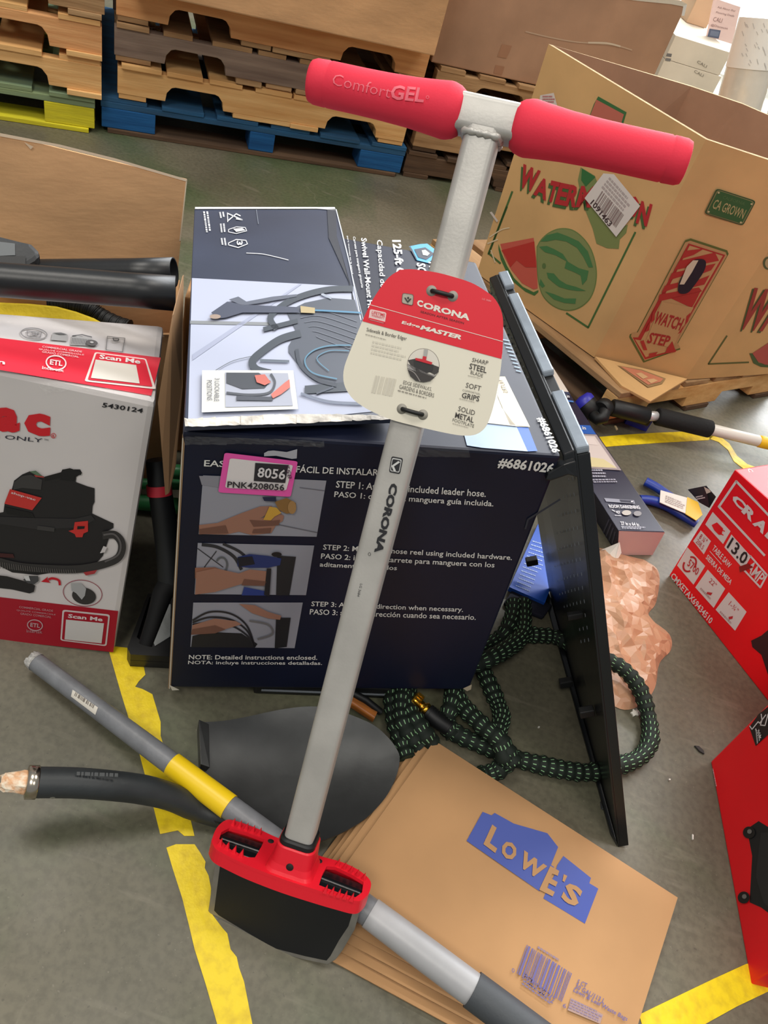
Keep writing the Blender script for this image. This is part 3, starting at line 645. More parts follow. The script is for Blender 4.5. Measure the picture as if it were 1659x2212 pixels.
# its pallet: a long board edge on the left, stringers below
pc = Z(1345, 850, zb - .0015); e_l = (Z(1040, 600, zb) - Z(1300, 812, zb)).normalized(); e_r = (Z(1659, 905, .02) - Z(1400, 905, .06)); e_r.z = 0
ang = math.radians(-38); ux = V((math.cos(ang), math.sin(ang), 0)); uy = V((-ux.y, ux.x, 0))
Lb = .78; Db = .74; org = V((pc.x, pc.y, 0)) - ux * Lb
bp_ = thing('wooden_pallet', 'rough pallet carrying the watermelon bin', 'pallet', org, ang)
mb = MB()
for k in range(6):
    y0 = k * (Db - .1) / 5; mb.box((-.005 + RND.uniform(0, .02), y0, zb - .019), (Lb - RND.uniform(0, .015), y0 + .1, zb - .003))
mb.build('top_deck', W_BROWN, bp_, local=True, bevel=.002)
for x0 in (0.0, Lb / 2 - .02, Lb - .045):
    mb = MB(); P_ = [(0, .016), (.14, .016), (.145, .05), (.3, .05), (.305, .016), (.45, .016), (.455, .05), (.6, .05), (.605, .016), (Db, .016), (Db, zb - .0195), (0, zb - .0195)]
    mb.prism([V((x0, y, z)) for y, z in P_], V((.04, 0, 0))); mb.build('stringer', W_TAN, bp_, local=True, bevel=.002)
mb = MB()
for k in range(3):
    y0 = k * (Db - .1) / 2; mb.box((0, y0, .001), (Lb, y0 + .1, .0155))
mb.build('bottom_deck', W_DARK, bp_, local=True, bevel=.002)
for c_ in bp_.children:                                    # the pallet is racked a little out of square
    for v in c_.data.vertices: v.co.x += .17 * v.co.y; v.co.y *= .985

# ================================================================== NAVY HOSE REEL CARTON (middle)
kf = 1.1 / 1.3
BL, TLc = AT(363, 1485, 1.3778 * kf), AT(395, 932, .9917 * kf)
BRr = AT(1013, 1490, 1.510 * kf); pF, nF = plane3(BL, BRr, TLc); TRc = PL(1212, 985, pF, nF)
BT = AT(424, 455, 1.4649 * kf); pT, nT = plane3(TLc, TRc, BT); BTR = PL(1028, 566, pT, nT)
BB = BL + (BT - TLc); BBR = BRr + (BTR - TRc)
carton = thing('hose_reel_carton', 'navy hose reel carton with installation steps printed on its front', 'carton', (BL + BRr + BB + BBR) / 4)
mb = MB(); mb.hexa([BL, BRr, BBR, BB, TLc, TRc, BTR, BT]); cb = mb.build('carton_body', [NAVY], carton, bevel=.004)
gF = on_plane(pF, nF); gT = on_plane(pT, nT)
# white worn edges and tape
KR = (168, 138, 104)
def see_through(m, f):                       # thin film: part of the light passes straight on
    nt = m.node_tree; o_ = nt.nodes['Material Output']; b_ = nt.nodes['Principled BSDF']; mx_ = nt.nodes.new('ShaderNodeMixShader'); tr = nt.nodes.new('ShaderNodeBsdfTransparent')
    mx_.inputs[0].default_value = f; nt.links.new(b_.outputs[0], mx_.inputs[1]); nt.links.new(tr.outputs[0], mx_.inputs[2]); nt.links.new(mx_.outputs[0], o_.inputs['Surface'])
p = PR(gF, .0006); p.poly([(363, 1486), (369, 1486), (399, 958), (394, 935)], (150, 122, 92)); p.line([(366, 1486), (395, 945)], 2, (214, 206, 190), 2); p.poly([(366, 1478), (378, 1484), (388, 1489), (372, 1490)], (214, 210, 200), 2); p.poly(cG((1135, 1058), (1168, 1043), (1165, 1062), (1150, 1068)), (200, 186, 160), 2)
p.line(cG((1500, 345), (1380, 420), (1370, 455)), 4, (44, 50, 62), 2); p.build('worn_edge', carton)
WH = (226, 226, 222)
p = PR(gF, .0006)
T = lambda s, a, b, h, bold=.012, sl=.05: p.tx(s, cG(a)[0], cG(b)[0], h / 1.7463, WH, 2, bold, sl)
T('EASY INSTALL.', (158, 220), (480, 232), 24); T('FÁCIL DE INSTALAR:', (505, 243), (820, 256), 31)
T('STEP 1: Attach the included leader hose.', (655, 300), (1220, 336), 26); T('PASO 1: conecte la manguera guía incluida.', (648, 342), (1248, 378), 28)
T('STEP 2: Mount the hose reel using included hardware.', (606, 540), (1318, 580), 26); T('PASO 2: instale el carrete para manguera con los', (598, 574), (1252, 608), 26); T('aditamentos incluidos', (594, 598), (885, 612), 17)
T('STEP 3: Adjust the direction when necessary.', (562, 753), (1134, 775), 24); T('PASO 3: ajuste la dirección cuando sea necesario.', (556, 785), (1182, 806), 27)
T('NOTE: Detailed instructions enclosed.', (101, 948), (585, 950), 17); T('NOTA: incluye instrucciones detalladas.', (98, 970), (603, 973), 17)
p.tx('#6861026', cG((1262, 226))[0], cG((1470, 250))[0], 24, WH, 2, .03, .2); p.build('lettering', carton)
def photo(qs, name, draw):
    p = PR(gF, .0006); p.poly(cG(*qs), (152, 153, 164), 1); draw(p); p.build(name, carton)
SKIN, SKIN2 = (158, 114, 96), (116, 80, 68)
def ph1(p):
    p.line(cG((520, 300), (612, 312)), 1.4, (104, 104, 114), 2); p.line(cG((440, 440), (585, 470)), 2, (104, 104, 112), 2); p.poly(cG((140, 256), (215, 256), (215, 300), (150, 290)), (140, 140, 150), 2)
    p.poly(cG((140, 440), (210, 432), (300, 395), (370, 370), (415, 368), (405, 395), (370, 415), (440, 395), (460, 405), (455, 425), (430, 440), (412, 470), (340, 478), (290, 465), (240, 476), (140, 474)), SKIN, 3)
    p.poly(cG((330, 420), (400, 425), (445, 420), (440, 440), (345, 445)), SKIN2, 4); p.poly(cG((345, 455), (412, 450), (408, 470), (340, 470)), SKIN2, 4); p.poly(cG((140, 455), (240, 440), (250, 470), (140, 474)), SKIN2, 4)
    p.poly(cG((382, 418), (405, 368), (432, 372), (450, 392), (425, 405), (410, 420)), (206, 160, 64), 5); p.poly(cG((425, 350), (470, 335), (505, 355), (500, 390), (470, 395), (440, 380)), (140, 104, 58), 5); p.disc(cG((490, 370))[0], 9, 14, (166, 128, 80), 6); p.poly(cG((378, 330), (430, 330), (430, 348), (385, 345)), (30, 40, 70), 6)
photo([(155, 255), (620, 275), (583, 487), (138, 477)], 'step_photo', ph1)
def ph2(p):
    p.curve(cG((150, 515), (210, 525), (270, 560), (300, 610)), 7, (44, 46, 52), 2); p.curve(cG((230, 512), (290, 540), (330, 575)), 6, (44, 46, 52), 2); p.line(cG((135, 530), (230, 600)), 2, (50, 50, 56), 2); p.line(cG((205, 540), (160, 600)), 2, (50, 50, 56), 2)
    p.ring(cG((225, 590))[0], 12, 16, 4, (92, 96, 100), 3, 0, -150, 120); p.poly(cG((435, 555), (505, 560), (480, 705), (430, 705)), (34, 36, 40), 3)
    p.poly(cG((285, 560), (330, 548), (400, 555), (450, 565), (445, 590), (400, 600), (330, 600), (285, 595)), (38, 54, 110), 4); p.poly(cG((285, 560), (340, 556), (350, 585), (290, 595)), (24, 28, 40), 5); p.disc(cG((432, 548))[0], 11, 5, (26, 26, 30), 5)
    p.poly(cG((130, 615), (200, 600), (290, 620), (330, 605), (395, 612), (400, 650), (380, 665), (300, 660), (200, 690), (125, 700)), SKIN, 5); p.poly(cG((125, 600), (200, 598), (270, 625), (270, 640), (125, 640)), (146, 98, 78), 4); p.poly(cG((310, 640), (395, 650), (385, 666), (300, 664)), SKIN2, 6); p.poly(cG((310, 672), (400, 690), (395, 705), (300, 704)), (38, 60, 130), 4); p.poly(cG((395, 600), (412, 600), (405, 705), (385, 700)), (28, 30, 36), 6)
photo([(135, 510), (574, 520), (543, 707), (122, 703)], 'step_photo', ph2)
def ph3(p):
    p.poly(cG((115, 860), (180, 845), (300, 850), (360, 890), (350, 904), (110, 902)), (34, 34, 38), 2)
    for k in range(3): p.curve(cG((115, 800 + 8 * k), (180, 768 + 20 * k), (260, 775 + 22 * k), (320, 820 + 18 * k), (350, 900)), 4, (40, 40, 46), 3)
    p.poly(cG((430, 790), (485, 790), (470, 900), (425, 905)), (30, 30, 34), 3); p.curve(cG((330, 800), (400, 815), (415, 850), (360, 870)), 4, (112, 110, 112), 4)
    p.poly(cG((290, 735), (350, 740), (400, 765), (450, 780), (445, 795), (400, 790), (340, 770)), SKIN, 5); p.poly(cG((115, 815), (200, 790), (280, 800), (300, 812), (240, 830), (200, 845), (110, 850)), SKIN, 5); p.poly(cG((115, 830), (200, 815), (240, 830), (200, 845), (110, 850)), SKIN2, 6)
photo([(118, 735), (531, 735), (500, 907), (107, 902)], 'step_photo', ph3)
# pink pallet sticker (blank where its code square stands)
p = PR(gF, .0009); q = cG((236, 165), (512, 198), (485, 332), (212, 315)); p.poly(rquad(*q, f=.05), (240, 92, 178), 3); p.poly(rquad(*cG((256, 184), (494, 210), (468, 306), (238, 296)), f=.06), (232, 226, 226), 4)
p.poly(cG((352, 200), (476, 208), (464, 276), (346, 268)), (44, 42, 50), 5); p.text('8056', cG((358, 252))[0], cG((462, 262))[0], cG((364, 214))[0], (224, 220, 222), 6, .02); p.text('PNK4208056', cG((246, 291))[0], cG((460, 303))[0], cG((248, 267))[0], (44, 42, 50), 6, .015)
p.text('852', cG((490, 258))[0], cG((478, 205))[0], cG((475, 258))[0], (70, 30, 70), 6, 0); p.build('pink_sticker', carton, 'pink sticker with a white number label')
p = PR(gF, .0006); p.poly(cG((385, 170), (400, 162), (420, 160), (445, 163), (470, 166), (510, 155), (508, 190), (490, 192), (430, 180), (385, 182)), (176, 178, 186), 2); p.build('torn_label', carton)
# top panel prints (right half): brand mark, heading, window shade art, number strip
p = PR(gT, .0006)
TT = lambda s, a, b, c, bold=.01: p.text(s, cF(a)[0], cF(b)[0], cF(c)[0], (222, 224, 226), 3, bold)
TT('125-ft Capacity', (1062, 232), (1105, 560), (1118, 232), .035); TT('Capacidad de 38.1 m', (990, 230), (1020, 600), (1026, 232), .012); TT('Swivel Wall-Mount Hose Reel', (920, 222), (966, 690), (948, 222), .02); TT('Carrete para manguera giratorio', (876, 215), (918, 470), (892, 215)); TT('para montaje en la pared', (848, 212), (872, 400), (858, 212))
TT('SCOTT', (1195, 345), (1215, 480), (1240, 348), .03); TT('PR', (1255, 340), (1262, 385), (1300, 345), .03); p.build('lettering', carton)
p = PR(gT, .0006); p.poly(cF((1160, 262), (1215, 250), (1250, 248), (1300, 285), (1308, 300), (1255, 345), (1195, 330)), (64, 158, 214), 2); p.poly(cF((1165, 262), (1176, 280), (1200, 330), (1195, 330), (1160, 268)), (30, 38, 60), 3); p.poly(cF((1185, 278), (1240, 268), (1285, 300), (1245, 330), (1205, 318)), (30, 38, 60), 3); p.poly(cF((1222, 285), (1240, 282), (1262, 300), (1250, 312), (1228, 308)), (228, 230, 232), 4); p.build('printed_house_mark', carton)
p = PR(gT, .0006); p.poly(ce((-220, 1800), (60, 1790), (380, 1830), (505, 2095), (300, 2080), (0, 2055), (-160, 2030)), (160, 182, 214), 2); p.poly(ce((380, 1828), (505, 1832), (605, 2090), (500, 2095)), (36, 92, 178), 2)
p.poly(ce((195, 1290), (250, 1290), (520, 1835), (380, 1830), (60, 1795), (100, 1500)), (222, 220, 210), 3); p.poly(ce((195, 1290), (250, 1290), (520, 1835), (300, 1815), (170, 1500)), (236, 222, 192), 4); p.text('NUTRS', ce((225, 1330))[0], ce((285, 1470))[0], ce((175, 1330))[0], (92, 84, 70), 5); p.poly(ce((60, 1795), (380, 1830), (330, 1780), (230, 1640), (100, 1620)), (214, 214, 208), 4); p.build('printed_panel', carton)
p = PR(gT, .0006)
for k in range(9):
    y = 880 + 42 * k; p.line(ce((232 + 18 * k, y), (300 + 16 * k, y + 12)), 2.2, (120, 148, 178), 2)
p.text('#6861026', ce((590, 1735))[0], ce((760, 2115))[0], ce((685, 1725))[0], WH, 3, .03); p.build('number_print', carton)
# left lid flap with the reel picture: lies a little above the lid
nU = nT; fp = TLc + nU * .016
def FLp(x, y): return PL(x, y, fp, nU)
q = [FLp(398, 922), FLp(620, 913), FLp(846, 906), FLp(786, 690), FLp(726, 451), FLp(420, 451)]
mb = MB(); mb.prism(q, -nU * .006); flo = mb.build('lid_flap', [NAVYT], carton, bevel=.0012); gU = on_plane(fp, nU)
p = PR(gU, .0006); SID, SID2 = (172, 178, 198), (154, 160, 182)
p.poly(cF((80, 418), (885, 460), (918, 620), (1005, 1080), (590, 1122), (60, 1140)), SID); p.line(cF((75, 640), (460, 648)), 7, (128, 132, 136), 2); p.poly(cF((82, 800), (610, 450), (626, 450), (82, 830)), SID2, 2); p.build('reel_photo', carton)
p = PR(gU, .0006); DK = (58, 66, 76)
p.poly(cF((550, 590), (640, 545), (760, 520), (890, 530), (935, 700), (960, 850), (985, 950), (840, 950), (700, 930), (620, 870), (560, 790), (560, 760), (600, 690)), (74, 80, 92), 3)
p.curve(cF((880, 478), (760, 482), (640, 510), (540, 555), (470, 620), (500, 680)), 13, DK, 5); p.curve(cF((620, 700), (520, 730), (430, 790), (380, 840), (400, 880), (470, 900)), 16, DK, 5); p.curve(cF((600, 780), (620, 860), (700, 930), (800, 960)), 8, (50, 58, 70), 5)
p.line(cF((440, 680), (600, 640)), 10, DK, 5); p.line(cF((420, 835), (560, 840)), 5, (90, 100, 112), 5)
p.poly(cF((175, 600), (255, 545), (330, 560), (600, 572), (615, 600), (330, 600), (250, 625), (205, 630)), (66, 72, 90), 6); p.poly(cF((262, 535), (310, 520), (350, 545), (480, 520), (600, 508), (600, 520), (420, 552), (330, 565)), (88, 94, 108), 6); p.disc(cF((195, 622))[0], 12, 5, (150, 132, 120), 7); p.poly(cF((618, 568), (690, 578), (690, 605), (620, 602)), (168, 152, 112), 7)
p.curve(cF((690, 588), (780, 592), (920, 600)), 3.5, (70, 126, 160), 6); p.curve(cF((870, 762), (760, 765), (680, 790), (640, 840), (680, 900), (800, 930)), 3, (78, 124, 150), 6); p.curve(cF((860, 790), (760, 790), (700, 830), (760, 890)), 2, (78, 124, 150), 6)
for k in range(6): p.curve(cF((600 + 20 * k, 600 + 22 * k), (720, 585 + 28 * k), (900, 640 + 30 * k)), 1.6, (98, 104, 116), 4)
p.curve(cF((190, 890), (280, 840), (380, 815)), 1.5, (90, 96, 104), 5); p.line(cF((725, 505), (770, 525)), 5, (150, 158, 172), 5); p.poly(cF((640, 960), (860, 940), (880, 985), (640, 1000)), DK, 4); p.line(cF((700, 1000), (780, 970)), 4, (70, 78, 92), 5); p.curve(cF((620, 1000), (760, 1040), (930, 1050)), 5, (110, 118, 136), 5)
p.build('reel_picture', carton)
p = PR(gU, .0006); p.poly(cF((130, 892), (582, 892), (606, 1085), (128, 1102)), (206, 206, 202), 8); p.poly(cF((243, 905), (555, 908), (580, 1070), (245, 1078)), (160, 164, 178), 9)
p.poly(cF((250, 908), (410, 908), (470, 950), (440, 985), (330, 990), (250, 960)), (62, 66, 74), 10); p.curve(cF((250, 1010), (360, 1020), (460, 1010), (490, 960), (470, 915)), 5, (72, 76, 84), 11); p.poly(cF((390, 925), (440, 920), (470, 960), (440, 975), (400, 960)), (190, 100, 88), 12); p.poly(cF((470, 1020), (540, 960), (562, 945), (565, 985), (520, 1020), (480, 1040)), (196, 108, 96), 12); p.poly(cF((300, 1025), (480, 1030), (480, 1050), (300, 1048)), (66, 70, 80), 11)
p.text('3 LOCKABLE', cF((192, 935))[0], cF((190, 1050))[0], cF((216, 935))[0], (92, 92, 98), 10, .0); p.text('POSITIONS', cF((152, 945))[0], cF((154, 1045))[0], cF((178, 945))[0], (92, 92, 98), 10, .0); p.build('inset_picture', carton)
p = PR(gU, .0006); IC = (206, 208, 212)
p.line(cF((258, 98), (330, 130), (300, 125)), 2.5, IC, 2); p.line(cF((262, 132), (300, 100), (320, 110)), 2.5, IC, 2); p.line(cF((256, 95), (258, 140)), 2, IC, 2)
p.line(cF((262, 178), (300, 165), (345, 168), (352, 185), (300, 198), (262, 190)), 1.6, IC, 2, True); p.poly(cF((285, 176), (330, 172), (345, 184), (300, 192)), IC, 3); p.line(cF((262, 245), (300, 228), (348, 232), (356, 250), (310, 268), (262, 255)), 2, IC, 2, True); p.text('3', cF((302, 236))[0], cF((302, 258))[0], cF((332, 236))[0], IC, 3, .03)
for (x, y), r in (((208, 92), 30), ((212, 150), 50), ((216, 222), 38)): p.greek(cF((x, y))[0], cF((x + 6, y + r))[0], cF((x + 30, y - 2))[0], IC, 2, 2, int(x))
p.greek(cF((128, 88))[0], cF((145, 208))[0], cF((160, 88))[0], IC, 2, 2, 8); p.curve(cF((350, 295), (430, 300), (500, 315), (560, 330)), 1.5, IC, 2); p.line(cF((400, 80), (410, 150)), 1.5, (110, 116, 128), 2); p.poly(cF((95, 66), (790, 66), (796, 82), (700, 74), (95, 76)), (206, 208, 210), 2); p.build('icons', carton)
p = PR(gU, .0006); p.poly(cF((752, 75), (795, 75), (800, 210), (912, 640), (885, 640), (870, 460), (760, 220)), (30, 34, 46), 2); p.line(cF((797, 80), (860, 330), (920, 630)), 2, (200, 206, 214), 3); p.build('flap_edge', carton)
# crumpled clear tape along the front lid edge
CLR = mat('clear_tape', (226, 226, 222), .12, spec=.9, bump=.9, bscale=60)
see_through(CLR, .94)
def crumple(pts_hi, pts_lo, surf, name, parent, amp=.006, n=26, rows=5, seed=1, m=None):
    mb = MB(); r = random.Random(seed); hi = smooth2(pts_hi, 10); lo = smooth2(pts_lo, 10); K = n; V_ = []
    for i in range(K + 1):
        a = hi[int(i / K * (len(hi) - 1))]; b = lo[int(i / K * (len(lo) - 1))]
        for j in range(rows + 1):
            t = j / rows; P, nn = surf(a[0] + (b[0] - a[0]) * t, a[1] + (b[1] - a[1]) * t)
            V_.append(P + nn * (.0016 + amp * abs(noise.noise((i * .6 + seed * 9, j * .9, 3)))))
    mb.add(V_, [(i * (rows + 1) + j, i * (rows + 1) + j + 1, (i + 1) * (rows + 1) + j + 1, (i + 1) * (rows + 1) + j) for i in range(K) for j in range(rows)])
    return mb.build(name, m or CLR, parent, recalc=False)
crumple([(398, 940), (560, 945), (700, 950)], [(400, 958), (560, 957), (700, 964)], gF, 'clear_tape', carton, .004, 40, 4, 3)
crumple([(830, 968), (900, 960), (1010, 962)], [(840, 985), (920, 984), (1015, 985)], gF, 'clear_tape', carton, .005, 24, 4, 5)
WSCUF = mat('frayed_paper_edge', (206, 200, 190), .7, var=.3, scale=40, bump=.6, bscale=60)
crumple([(398, 908), (520, 902), (640, 897), (760, 899), (846, 900)], [(400, 926), (520, 921), (640, 918), (760, 912), (846, 909)], gU, 'frayed_edge', carton, .003, 60, 3, 7, WSCUF)

# ================================================================== BLACK PERFORATED STEEL PANEL leaning on the carton
Fb, Bb, Tf = Z(1335, 1830, 0), Z(1140, 1180, 0), AT(1240, 968, .94)
pP, nP = plane3(Fb, Bb, Tf)
if nP.x > 0: nPin = -nP
else: nPin = nP
Tb = PL(1073, 588, pP, nP); eB = (Tb - Tf); Bk = Fb + V((eB.x, eB.y, 0)).normalized() * eB.length; eF = (Tf - Fb).normalized(); eBn = eB.normalized()
panel = thing('perforated_panel', 'black perforated steel panel with grey top flange leaning against the navy carton', 'panel', (Fb + Bk) / 2)
out = nP if nP.x > 0 else -nP
mb = MB(); mb.prism([Fb, Bk, Tb - eF * .004, Tf - eF * .004], out * .003); sheet = mb.build('sheet', [BLACKM], panel, bevel=.0006)
GFL = mat('grey_flange_paint', (132, 142, 152), .45, metal=.2, var=.08, scale=30)
fw = .019; Tl = eB.length
def on_top(s, o, dn=0): return Tf + eBn * s + out * o - eF * dn
for s0, s1 in ((0.0, .125), (.175, .41), (.44, Tl)):
    mb = MB(); mb.hexa([on_top(s0, .002, .009), on_top(s1, .002, .009), on_top(s1, fw, .009), on_top(s0, fw, .009), on_top(s0, .002), on_top(s1, .002), on_top(s1, fw), on_top(s0, fw)]); mb.build('top_flange', [GFL], panel, bevel=.0025)
mb = MB(); mb.hexa([on_top(.002, .003, .03), on_top(Tl - .002, .003, .03), on_top(Tl - .002, fw - .001, .03), on_top(.002, fw - .001, .03), on_top(.002, .003, .0095), on_top(Tl - .002, .003, .0095), on_top(Tl - .002, fw - .001, .0095), on_top(.002, fw - .001, .0095)])
mb.build('edge_channel', [BLACK], panel, bevel=.001)
# inner lip with rivet holes just below the flange, front end flange, end hook
mb = MB(); inn = -out
mb.hexa([on_top(.0, -.016, .034), on_top(Tl, -.016, .034), on_top(Tl, .0005, .034), on_top(0, .0005, .034), on_top(.0, -.014, .006), on_top(Tl, -.014, .006), on_top(Tl, .0005, .003), on_top(0, .0005, .003)]); mb.build('inner_lip', [BLACKM], panel, bevel=.002)
mb = MB()
for k in range(17):
    for j in (0, 1):
        c = on_top(.02 + k * (Tl - .04) / 16 + j * .008, -.0158, .013 + .014 * j)
        mb.lathe(c, inn, [(0, .0021), (.0009, .0014), (.001, 0)], 8)
mb.build('rivet_row', [mat('rivet_grey', (150, 154, 158), .4, metal=.6)], panel)
mb = MB(); wv = out; mb.hexa([Fb + out * .003, Fb + out * .017, Tf + out * .019 - eF * .01, Tf + out * .003 - eF * .01] + [p + eBn * .006 for p in (Fb + out * .003, Fb + out * .017, Tf + out * .019 - eF * .01, Tf + out * .003 - eF * .01)]); mb.build('end_flange', [BLACKM], panel, bevel=.001)
mb = MB(); c0 = Tf - eF * .012; hk = [c0 + inn * .001 + eBn * .004, c0 + inn * .016 - eF * .002 + eBn * .004, c0 + inn * .036 - eF * .010 + eBn * .006, c0 + inn * .040 - eF * .018 + eBn * .006, c0 + inn * .034 - eF * .021 + eBn * .006, c0 + inn * .012 - eF * .016 + eBn * .004, c0 + inn * .001 - eF * .022 + eBn * .004]
mb.prism(hk, -eBn * .012); mb.build('corner_hook', [BLACKM], panel, bevel=.0015)
mb = MB(); gi = on_plane(pP, inn)
def dash(x, y, l, w=1.6, sl=.15):
    q = [(x, y), (x + w, y), (x + w + l * sl, y + l), (x + l * sl, y + l)]; mb.add([gi(*a)[0] + inn * .0008 for a in q], [(0, 1, 2, 3)])
rows = [(1237, 1030, 2), (1240, 1064, 4), (1243, 1100, 6), (1247, 1136, 7), (1250, 1170, 8), (1253, 1204, 9), (1256, 1236, 9), (1258, 1266, 8), (1262, 1295, 7), (1264, 1325, 3), (1268, 1352, 3), (1271, 1378, 3)]
for x, y, n_ in rows:
    mb = MB()
    for k in range(n_): dash(x - 8.4 * k + k * k * .2, y + 2.2 * k, 7.5 - .5 * k)
    mb.build('slot_row', [mat('slot_light', (168, 182, 198), .4)], panel, recalc=False)  # pale dash colour stands in for light showing at the slots

TAB = mat('black_tab', (14, 15, 16), .5)
for (x, y, w, h_) in ((1150, 1210, 22, 16), (1190, 1420, 26, 18), (1225, 1472, 28, 16), (1272, 1535, 28, 18), (1248, 1326, 28, 14), (1299, 1745, 26, 20)):
    P = gi(x + 10, y)[0]; s = (P - CAM).length / F; mb = MB(); mb.bar(P - inn * .001, P + inn * .022, eBn * (h_ * s * .42), eF * (h_ * s * .42)); mb.build('tab', [TAB], panel, bevel=.0015)
mb = MB(); e1 = V((eB.x, eB.y, 0)).normalized(); mb.hexa([Fb + inn * .001, Bk + inn * .001, Bk + inn * .014, Fb + inn * .008 + e1 * .02, Fb + inn * .001 + eF * .012, Bk + inn * .001 + eF * .012, Bk + inn * .012 + eF * .010, Fb + inn * .006 + e1 * .02 + eF * .01]); mb.build('bottom_flange', [BLACKM], panel, bevel=.001)

# ================================================================== GREEN EXPANDABLE HOSE
hm = bpy.data.materials.new('green_woven_hose'); hm.use_nodes = True; nt = hm.node_tree; b = nt.nodes['Principled BSDF']; b.inputs['Roughness'].default_value = .75
uvn = nt.nodes.new('ShaderNodeUVMap'); sep = nt.nodes.new('ShaderNodeSeparateXYZ'); nt.links.new(uvn.outputs[0], sep.inputs[0])
def mth(op, a, b_=None):
    n_ = nt.nodes.new('ShaderNodeMath'); n_.operation = op
    for i, q in enumerate((a, b_)):
        if q is None: continue
        if isinstance(q, (int, float)): n_.inputs[i].default_value = q
        else: nt.links.new(q, n_.inputs[i])
    return n_.outputs[0]
ub = mth('FRACT', mth('MULTIPLY', sep.outputs[0], 66.0)); vb = mth('FRACT', mth('MULTIPLY', sep.outputs[1], 12.0))
du = mth('LESS_THAN', mth('ABSOLUTE', mth('SUBTRACT', ub, .5)), .17); dv = mth('LESS_THAN', mth('ABSOLUTE', mth('SUBTRACT', vb, .5)), .10)
mk = mth('MULTIPLY', du, dv); mx = nt.nodes.new('ShaderNodeMix'); mx.data_type = 'RGBA'; nt.links.new(mk, mx.inputs[0]); mx.inputs[6].default_value = rgb((12, 26, 16)); mx.inputs[7].default_value = rgb((140, 186, 138)); nt.links.new(mx.outputs[2], b.inputs['Base Color'])
hose = thing('garden_hose', 'dark green woven expandable hose with brass coupling tangled on the floor', 'hose', Z(1150, 1650, 0))
def hose_path(px, z=.016, n=14): return [Z(a[0], a[1], (a[2] if len(a) > 2 else z)) for a in smooth2([tuple(q) + ((z,) if len(q) < 3 else ()) for q in px], n)]
mb = MB(); HR = .0148
def strand(px, n=14, z=.016):
    P = hose_path(px, z, n); D = [P[0]]
    for a, b_ in zip(P, P[1:]):
        l = (b_ - a).length; k = max(1, int(l / .0035))
        for i in range(1, k + 1): D.append(a + (b_ - a) * i / k)
    R_ = []; L = 0
    for i, p_ in enumerate(D):
        if i: L += (D[i] - D[i - 1]).length
        R_.append(HR * (1 + .09 * math.sin(L * 2 * math.pi / .01515) + .16 * noise.noise(p_ * 48)))
    mb.tube(D, R_, 14)
strand([(1280, 1412, .05), (1312, 1425, .052), (1352, 1450, .05), (1384, 1494, .036), (1402, 1555), (1403, 1605), (1378, 1638), (1330, 1655), (1275, 1668), (1230, 1665), (1180, 1655), (1120, 1640), (1062, 1618), (1000, 1592), (962, 1568)])
strand([(1280, 1412, .05), (1240, 1395, .03), (1200, 1376), (1160, 1372), (1132, 1372, .02), (1112, 1390, .03), (1085, 1410, .03), (1052, 1424, .025), (1044, 1445), (1060, 1485), (1075, 1520), (1084, 1552, .03), (1075, 1585, .045), (1085, 1625, .045), (1092, 1648, .03), (1068, 1668), (1040, 1676)])
strand([(1110, 1300, .03), (1107, 1335, .03), (1092, 1365, .028), (1068, 1385), (1020, 1410)])
strand([(1130, 1300, .03), (1132, 1345, .035), (1126, 1375, .04), (1095, 1400, .05), (1050, 1425, .05), (1000, 1440, .03)])
strand([(975, 1485), (1000, 1525, .03), (1040, 1565, .045), (1085, 1605, .05), (1110, 1650, .035)])
strand([(985, 1480), (975, 1520, .03), (965, 1560, .02), (980, 1590)])
strand([(850, 1478), (848, 1530), (856, 1570), (868, 1605), (880, 1640)])
strand([(880, 1478), (884, 1530, .03), (900, 1560, .035), (920, 1590, .03), (935, 1610)])
strand([(868, 1490, .028), (866, 1545, .03), (880, 1580, .03), (905, 1610)])
mb.build('hose_sleeve', [hm], hose)
mb = MB(); fp_ = hose_path([(968, 1572, .022), (945, 1556, .027), (922, 1536, .03)], n=4); mb.tube(fp_, .0135, 16); 
for k in range(9): mb.lathe(fp_[0] + (fp_[-1] - fp_[0]) * (k / 9), fp_[-1] - fp_[0], [(0, .0135), (.001, .0143), (.002, .0143), (.003, .0135)], 16)
mb.build('ferrule', [BLACK], hose)
a = fp_[-1]; d = (Z(889, 1506, .036) - a).normalized(); mb = MB(); mb.lathe(a, d, [(0, .011), (.004, .0125), (.007, .0125), (.009, .0085), (.016, .0085), (.017, .0135), (.030, .0135), (.032, .010)], 20)
for k in range(16):
    t = 2 * math.pi * k / 16; s_ = d.cross(V((0, 0, 1))).normalized(); u_ = d.cross(s_); c = a + d * .0235 + (s_ * math.cos(t) + u_ * math.sin(t)) * .0135; mb.bar(c - d * .006, c + d * .006, s_ * .0012, u_ * .0012)
mb.tube([a + d * .032, a + d * .043 + V((-.004, .004, 0))], .0022, 8); cw = d.cross(V((0, 0, 1))).normalized(); mb.bar(a + d * .002 - cw * .014, a + d * .002 - cw * .0225, d * .004, V((0, 0, .003)))
mb.build('brass_coupling', [BRASS], hose)

